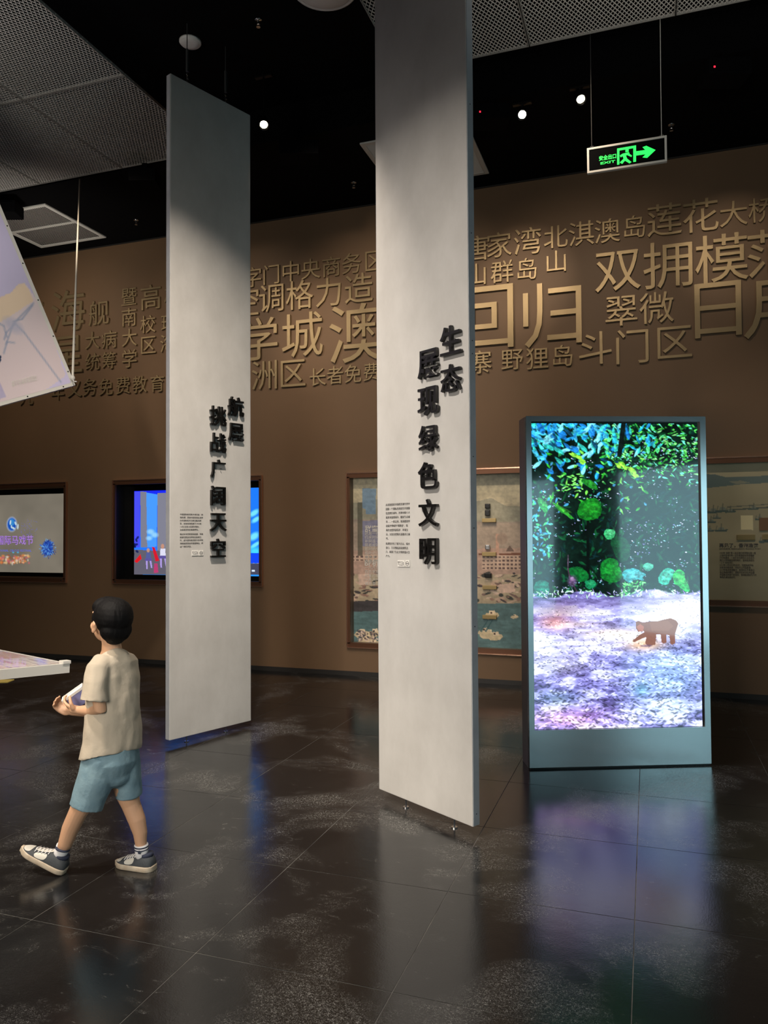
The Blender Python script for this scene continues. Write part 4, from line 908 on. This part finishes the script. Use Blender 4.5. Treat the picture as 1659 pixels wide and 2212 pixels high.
# ================================================================ displays across the room (seen as reflections in the kiosk)
def media_panel(y0,y1,z0,z1,label):
    t=thing('media_panel',label,'screen',(XR-.06,(y0+y1)/2,z0),0); h=z1-z0; w=y1-y0
    MB().box((-.04,0,h/2),(.08,w+.06,h+.06),bev=.005).build('panel_case',M_screenblack,t)
    MB().box((-.083,0,h/2),(.006,w,h)).build('panel_screen',mat('teal_screen',(0,0,0),.3,emit=(.30,.54,.62),es=3.1),t)
media_panel(.45,2.55,.12,2.5,'tall teal screen on the right wall, nearer the lettered wall')
media_panel(-2.5,-1.15,.12,2.5,'tall teal screen on the right wall, farther from the lettered wall')

# ================================================================ the boy
D0=3.62
def B(px,py,dd=0.0): return atd(px,py,D0+dd)
def cv(x,y,z): return (CR*x+Vector((0,0,1))*y+fw*z)
from mathutils import noise as mn
def remesh(name,mb,vox,mt,parent,org,smooth=2,disp=None,shade=True):
    me=mb.mesh(name); bm=bmesh.new(); bm.from_mesh(me); bmesh.ops.recalc_face_normals(bm,faces=bm.faces[:]); bmesh.ops.triangulate(bm,faces=[f for f in bm.faces if len(f.verts)>4]); bm.to_mesh(me); bm.free()
    o=bpy.data.objects.new(name,me); COL.objects.link(o)
    m=o.modifiers.new('r','REMESH'); m.mode='VOXEL'; m.voxel_size=vox
    if smooth: k=o.modifiers.new('s','SMOOTH'); k.factor=.5; k.iterations=smooth
    dg=bpy.context.evaluated_depsgraph_get(); dg.update(); m2=bpy.data.meshes.new_from_object(o.evaluated_get(dg)); m2.name=name
    bpy.data.objects.remove(o)
    n=len(m2.vertices); co=np.empty(n*3); m2.vertices.foreach_get('co',co); co=co.reshape(-1,3)
    if disp:
        amp,sc=disp; no=np.empty(n*3); m2.vertices.foreach_get('normal',no); no=no.reshape(-1,3)
        v=np.array([mn.noise(Vector((c[0]*sc[0],c[1]*sc[1],c[2]*sc[2])))+.5*mn.noise(Vector((c[0]*sc[0]*2.3,c[1]*sc[1]*2.3,c[2]*sc[2]*2.3+5))) for c in co]); co=co+no*(v*amp)[:,None]
    co-=np.array(org); m2.vertices.foreach_set('co',co.ravel().astype(np.float32)); m2.update()
    m2.materials.clear(); m2.materials.append(mt); m2.polygons.foreach_set('use_smooth',[shade]*len(m2.polygons))
    r=bpy.data.objects.new(name,m2); COL.objects.link(r); r.parent=parent; return r
org=onz(215,1882,0)
boy=thing('person','small boy with short black hair walking left, beige T-shirt, blue denim shorts and dark sneakers','person',org)
# ---- head frame
hf=cv(-.74,.10,.66).normalized(); hl=Vector((0,0,1)).cross(hf).normalized(); hu=hf.cross(hl).normalized()
HC=B(238,1342,.0); HS=1.03
def hp(f_,l_,u_): return HC+(hf*f_+hl*l_+hu*u_)*HS
HR=Matrix.Identity(3)
for i in range(3): HR[i][0]=hf[i]; HR[i][1]=hl[i]; HR[i][2]=hu[i]
def he(mb,c,r): mb.ell(hp(*c),[q*HS for q in r],24,rot=HR)
body=MB()
he(body,(-.004,0,.012),(.092,.076,.090)); he(body,(.030,0,-.040),(.058,.056,.062)); he(body,(.055,0,-.075),(.026,.028,.022))
he(body,(.064,.034,-.032),(.026,.024,.026)); he(body,(.064,-.034,-.032),(.026,.024,.026))
body.tube([hp(.084,0,.012),hp(.104,0,-.022),hp(.092,0,-.034)],[.008,.012,.009],10,cap='round')
he(body,(.080,0,-.056),(.012,.022,.008)); he(body,(.078,.0,.03),(.014,.05,.012))
for s in(1,-1):
    he(body,(-.004,.078*s,-.016),(.017,.008,.030)); he(body,(-.008,.083*s,-.006),(.014,.006,.014)); he(body,(0,.080*s,-.036),(.009,.007,.011))
NB=B(243,1420,.01)
body.tube([hp(-.015,0,-.05),HC*.5+NB*.5+cv(0,-.02,0),NB],[.047,.043,.052],18,cap='round')
# ---- torso and limbs
tf=cv(-.76,0,.65).normalized(); tl=Vector((0,0,1)).cross(tf).normalized()
SL=B(214,1443,-.085); SR=B(276,1440,.085)
body.tube([B(244,1430,.01),B(246,1500,.0),B(244,1560,.0),B(240,1640,.0)],[.075,.085,.082,.085],18,cap='round')
body.tube([SL,B(244,1432,0),SR],[.042,.06,.042],14,cap='round')
EL=B(217,1531,-.120); WL=B(172,1534,-.035)
body.tube([SL,B(211,1490,-.115),EL,B(198,1535,-.075),WL],[.040,.036,.031,.029,.020],14,cap='round')
ER=B(262,1530,.20); WR=B(156,1537,.075)
body.tube([SR,B(272,1488,.15),ER,B(205,1538,.14),WR],[.040,.036,.031,.028,.020],14,cap='round')
def hand(mb,W,P,d,n,s,ts,curl=(.35,.9,.9),sc=1.0):
    """W wrist, P palm centre, d finger direction, n palm normal (curl side), s across the palm, ts thumb side"""
    d=d.normalized(); n=(n-d*n.dot(d)).normalized(); s=d.cross(n).normalized()*ts
    Rm=Matrix.Identity(3)
    for i in range(3): Rm[i][0]=d[i]; Rm[i][1]=s[i]; Rm[i][2]=n[i]
    mb.tube([W,W*.45+P*.55,P],[.0195,.020,.021],12,cap='round')
    mb.ell(P,(.036*sc,.029*sc,.0135*sc),16,rot=Rm); mb.ell(P+d*.012,(.030*sc,.031*sc,.0125*sc),16,rot=Rm)
    for k,(o,L) in enumerate(((.0225,.050),(.0078,.056),(-.0072,.053),(-.0215,.043))):
        b=P+d*.028*sc+s*o*sc; a=0; pts=[b-d*.012*sc,b]
        for j,(f_,c_) in enumerate(zip((.42,.32,.26),curl)):
            a+=c_; dd=d*math.cos(a)+n*math.sin(a)+s*(o*.8); b=b+dd.normalized()*L*f_*1.15*sc; pts.append(b)
        mb.tube(pts,[.0078,.0076,.0070,.0064,.0055],10,cap='round')
    b=P-d*.014*sc+s*.024*sc; t1_=b+(s*.020+d*.014+n*.010)*sc; t2_=t1_+(d*.016+s*.006+n*.014)*sc; t3_=t2_+(d*.012+n*.012)*sc
    mb.tube([b-s*.012,b,t1_,t2_,t3_],[.011,.0105,.0088,.0078,.0062],10,cap='round')
hand(body,WL,B(158,1532,-.028),cv(-.80,.30,.30),cv(.15,.75,.55),None,-1,(.25,.55,.5),.95)
hand(body,WR,B(140,1533,.062),cv(-.75,.55,-.10),cv(.55,.35,-.55),None,1,(.35,.7,.6),.95)
# legs: front one (heel strike) and rear one (carrying)
body.tube([B(222,1650,-.04),B(196,1710,-.045),B(170,1752,-.045),B(152,1790,-.03),B(141,1822,-.025),B(131,1846,-.01),B(126,1858,-.005)],[.075,.060,.044,.040,.033,.025,.021],18,cap='round')
body.tube([B(262,1650,.04),B(274,1710,.05),B(283,1738,.05),B(296,1772,.04),B(303,1800,.035),B(305,1830,.03),B(307,1852,.03),B(304,1862,.032)],[.072,.055,.044,.0405,.033,.025,.022,.020],18,cap='round')
remesh('body',body,.0036,M_skin,boy,org,3)
# ---- eyes and brows
for s in(1,-1):
    MB().ell(hp(.080,.030*s,.000)-org,(.010,.010,.010),12).build('eye',M_patch,boy,True)
    MB().ell(hp(.0885,.030*s,.000)-org,(.0045,.0045,.0045),10).build('pupil',M_black,boy,True)
# ---- hair
hr=MB()
he(hr,(-.026,0,.028),(.094,.088,.088)); he(hr,(-.056,0,-.028),(.054,.074,.062)); he(hr,(.028,0,.064),(.060,.072,.046)); he(hr,(-.054,0,-.066),(.034,.046,.032)); he(hr,(.006,.062,.018),(.034,.020,.034)); he(hr,(.006,-.062,.018),(.034,.020,.034))
for k in range(0):
    a=rng.uniform(0,6.28); h=rng.uniform(-.03,.10); r_=.088*math.sqrt(max(.05,1-(h/.115)**2)); c=(-.022+r_*math.cos(a),r_*math.sin(a),h)
    if c[0]>.045 and h<.05: continue
    e=(c[0]*1.04-.004,c[1]*1.06,c[2]-.030); hr.tube([hp(*c),hp(*e)],[.010,.004],6,cap='round')
remesh('hair',hr,.0042,M_hair,boy,org,3,(.0014,(60,60,16)))
# ---- T-shirt
sh=MB(); RG=[(1408,241,.050,.048,.010),(1413,242,.072,.058,.006),(1420,243,.106,.072,0),(1432,244,.128,.086,0),(1460,245,.130,.096,0),(1500,246,.130,.100,0),(1545,246,.133,.104,0),(1590,243,.142,.112,0),(1618,240,.148,.120,0),(1628,238,.149,.122,0)]
rr=[]
for y,x,a,b,dd in RG:
    c=B(x,y,dd); k=(y-1403)/225
    rr.append([c+tl*a*math.cos(q)*1.0+tf*b*math.sin(q)+Vector((0,0,1))*((.022*(1-k)**3*-math.sin(q))+(-.030*k*k*math.sin(q))) for q in [2*PI*j/40 for j in range(40)]])
sh.rings(rr)
sh.tube([B(226,1432,-.045),B(214,1446,-.085),B(208,1475,-.108),B(204,1514,-.122)],[.060,.058,.057,.064],22)
sh.tube([B(266,1434,.05),SR,B(273,1475,.13),B(268,1508,.16)],[.058,.054,.052,.056],22)
remesh('shirt',sh,.0052,M_shirt,boy,org,3,(.0085,(11,11,6)))
# ---- shorts
so_=MB(); 
so_.tube([B(240,1606,.0),B(240,1640,.0)],[.112,.122],26,cap='round')
so_.tube([B(226,1632,-.030),B(212,1670,-.040),B(196,1712,-.045),B(187,1742,-.048)],[.098,.088,.080,.077],24)
so_.tube([B(262,1632,.030),B(272,1665,.045),B(277,1695,.050),B(279,1719,.052)],[.086,.074,.064,.061],24)
so_.ell(B(246,1672,.0),(.085,.085,.062),20)
remesh('shorts',so_,.0052,M_short,boy,org,3,(.0045,(12,12,8)))
# ---- socks and shoes
def sock(pts,rads,stripes):
    MB().tube([p-org for p in pts],rads,20).build('sock',M_sock,boy,True)
s1=sock([B(305,1824,.03),B(306,1842,.03),B(307,1860,.032)],[.0325,.0305,.0300],0)
s2=sock([B(137,1828,-.02),B(131,1842,-.01),B(126,1856,-.005)],[.0330,.0310,.0300],0)
for pts in ([B(305,1826,.03),B(305,1828.5,.03)],[B(305.3,1832,.03),B(305.3,1833.8,.03)],[B(136.2,1831,-.03),B(135.4,1833.5,-.03)]):
    MB().tube([p-org for p in pts],.0342 if pts[0].x>-2.45 else .0345,20).build('sock_stripe',M_navy,boy,True)
st=MB(); q=B(300,1842,-.008)-org; u_=cv(.0,1,0); v_=cv(.97,0,-.25).normalized()
pts=[q+(v_*math.cos(R(90+72*k*.5))+u_*math.sin(R(90+72*k*.5)))*(.010 if k%2==0 else .0045) for k in range(10)]
st.rings([pts,[p_+cv(.1,0,1)*.003 for p_ in pts]]); st.build('star_print',M_navy,boy)
def shoe(heel,fwd,up,L,name_label):
    f_=fwd.normalized(); l_=up.cross(f_).normalized(); u_=f_.cross(l_).normalized(); M=frameM(heel-org,f_,l_,u_)
    prof=[(0,.024,.052),(.05,.034,.068),(.14,.039,.078),(.27,.040,.080),(.38,.040,.072),(.50,.040,.060),(.63,.041,.050),(.78,.040,.042),(.90,.031,.034),(.97,.018,.028),(1.0,.006,.022)]
    def pr(s): return [float(np.interp(s,[q[0] for q in prof],[q[j] for q in prof])) for j in(1,2)]
    def surf(s,a,off=0):
        w,h=pr(s); w+=off; h+=off; return Vector((s*L,w*math.copysign(abs(math.cos(a))**.8,math.cos(a)),.018+max(0,math.sin(a))**.8*(h-.018) if math.sin(a)>=0 else .018))
    up_=MB(); N=18
    up_.rings([[surf(s,PI*k/N) for k in range(N+1)] for s in [q/24 for q in range(25)]],M); o=up_.build('shoe',M_shoe,boy,True)
    def patch(s0,s1_,a0,a1,mt_,nm,off=.0016,ns=7,na=7):
        g=MB(); V=[];Fq=[]
        for i in range(ns+1):
            for j in range(na+1):
                u1=i/ns*2-1; v1=j/na*2-1; uu=u1*math.sqrt(max(0,1-v1*v1/2.6)); vv=v1*math.sqrt(max(0,1-u1*u1/2.6)); V.append(surf((s0+s1_)/2+uu*(s1_-s0)/2,(a0+a1)/2+vv*(a1-a0)/2,off))
        for i in range(ns):
            for j in range(na): k=i*(na+1)+j; Fq.append((k,k+1,k+na+2,k+na+1))
        g.add(V,Fq,M); g.build(nm,mt_,o,True)
    patch(.78,.97,R(35),R(145),M_patch,'toe_panel'); patch(.42,.68,R(12),R(58),M_patch,'side_panel'); patch(.42,.68,R(122),R(168),M_patch,'side_panel')
    patch(.34,.74,R(68),R(112),M_patch,'tongue',.003)
    for k in range(5):
        s=.42+k*.07; a=MB(); a.tube([surf(s,R(52),.004),surf(s+.01,R(90),.0065),surf(s,R(128),.004)],.0025,6,M); a.build('lace',M_sock,o,True)
    c_=MB(); w,h=pr(.16); c_.rings([[Vector((.19*L+.155*L*math.cos(q),.030*math.sin(q),z+.006*math.cos(q)*-1)) for q in [2*PI*k/20 for k in range(20)]] for z in(.058,.078)],M); c_.build('shoe_collar',M_navy,o,True)
    # sole
    ol=[]
    for s in np.linspace(0,1,16): w,_=pr(s); ol.append((s*L,max(w+.004,.012)))
    poly=[(-.005,.012)]+ol+[(L+.006,.010),(L+.006,-.010)]+[(x,-y) for x,y in ol[::-1]]+[(-.005,-.012)]
    so=MB(); so.rings([[Vector((x,y*sc_,z)) for x,y in poly] for z,sc_ in((0,.94),(.004,1),(.021,1),(.025,.97))],M); so.build('sole',M_cream,o,True)
    return o
shoe(B(330,1873,.03)*1.0+Vector((0,0,0)) if False else Vector((*onz(332,1880,0).xy,0.0)),Vector((*cv(-.93,0,.30).xy,0)),Vector((0,0,1)),.205,'')
hl_=Vector((*onz(138,1887,0).xy,0.002)); fd=cv(-.90,.0,.08); fd=Vector((fd.x,fd.y,0)).normalized(); ang=R(25)
shoe(hl_,fd*math.cos(ang)+Vector((0,0,1))*math.sin(ang),Vector((0,0,1))*math.cos(ang)-fd*math.sin(ang),.232,'')
# ---- thing held in both hands
hx=B(160,1500,.02); bx=thing('small_box','small lavender plastic box with white rim held in the boy\'s hands','box',hx)
ax=cv(.78,.56,.15).normalized(); az=cv(-.45,.80,-.32); az=(az-ax*az.dot(ax)).normalized(); ay=az.cross(ax)
M=frameM((0,0,0),ax,ay,az)
MB().box((0,0,-.028),(.100,.046,.070),M,bev=.006).build('box_body',M_lav,bx,True)
rim=MB()
for a_ in(-1,1): rim.box((0,a_*.022,.010),(.110,.008,.012),M); rim.box((a_*.0515,0,.010),(.008,.044,.012),M)
rim.box((0,0,.009),(.10,.040,.003),M); rim.build('white_rim',M_white,bx)
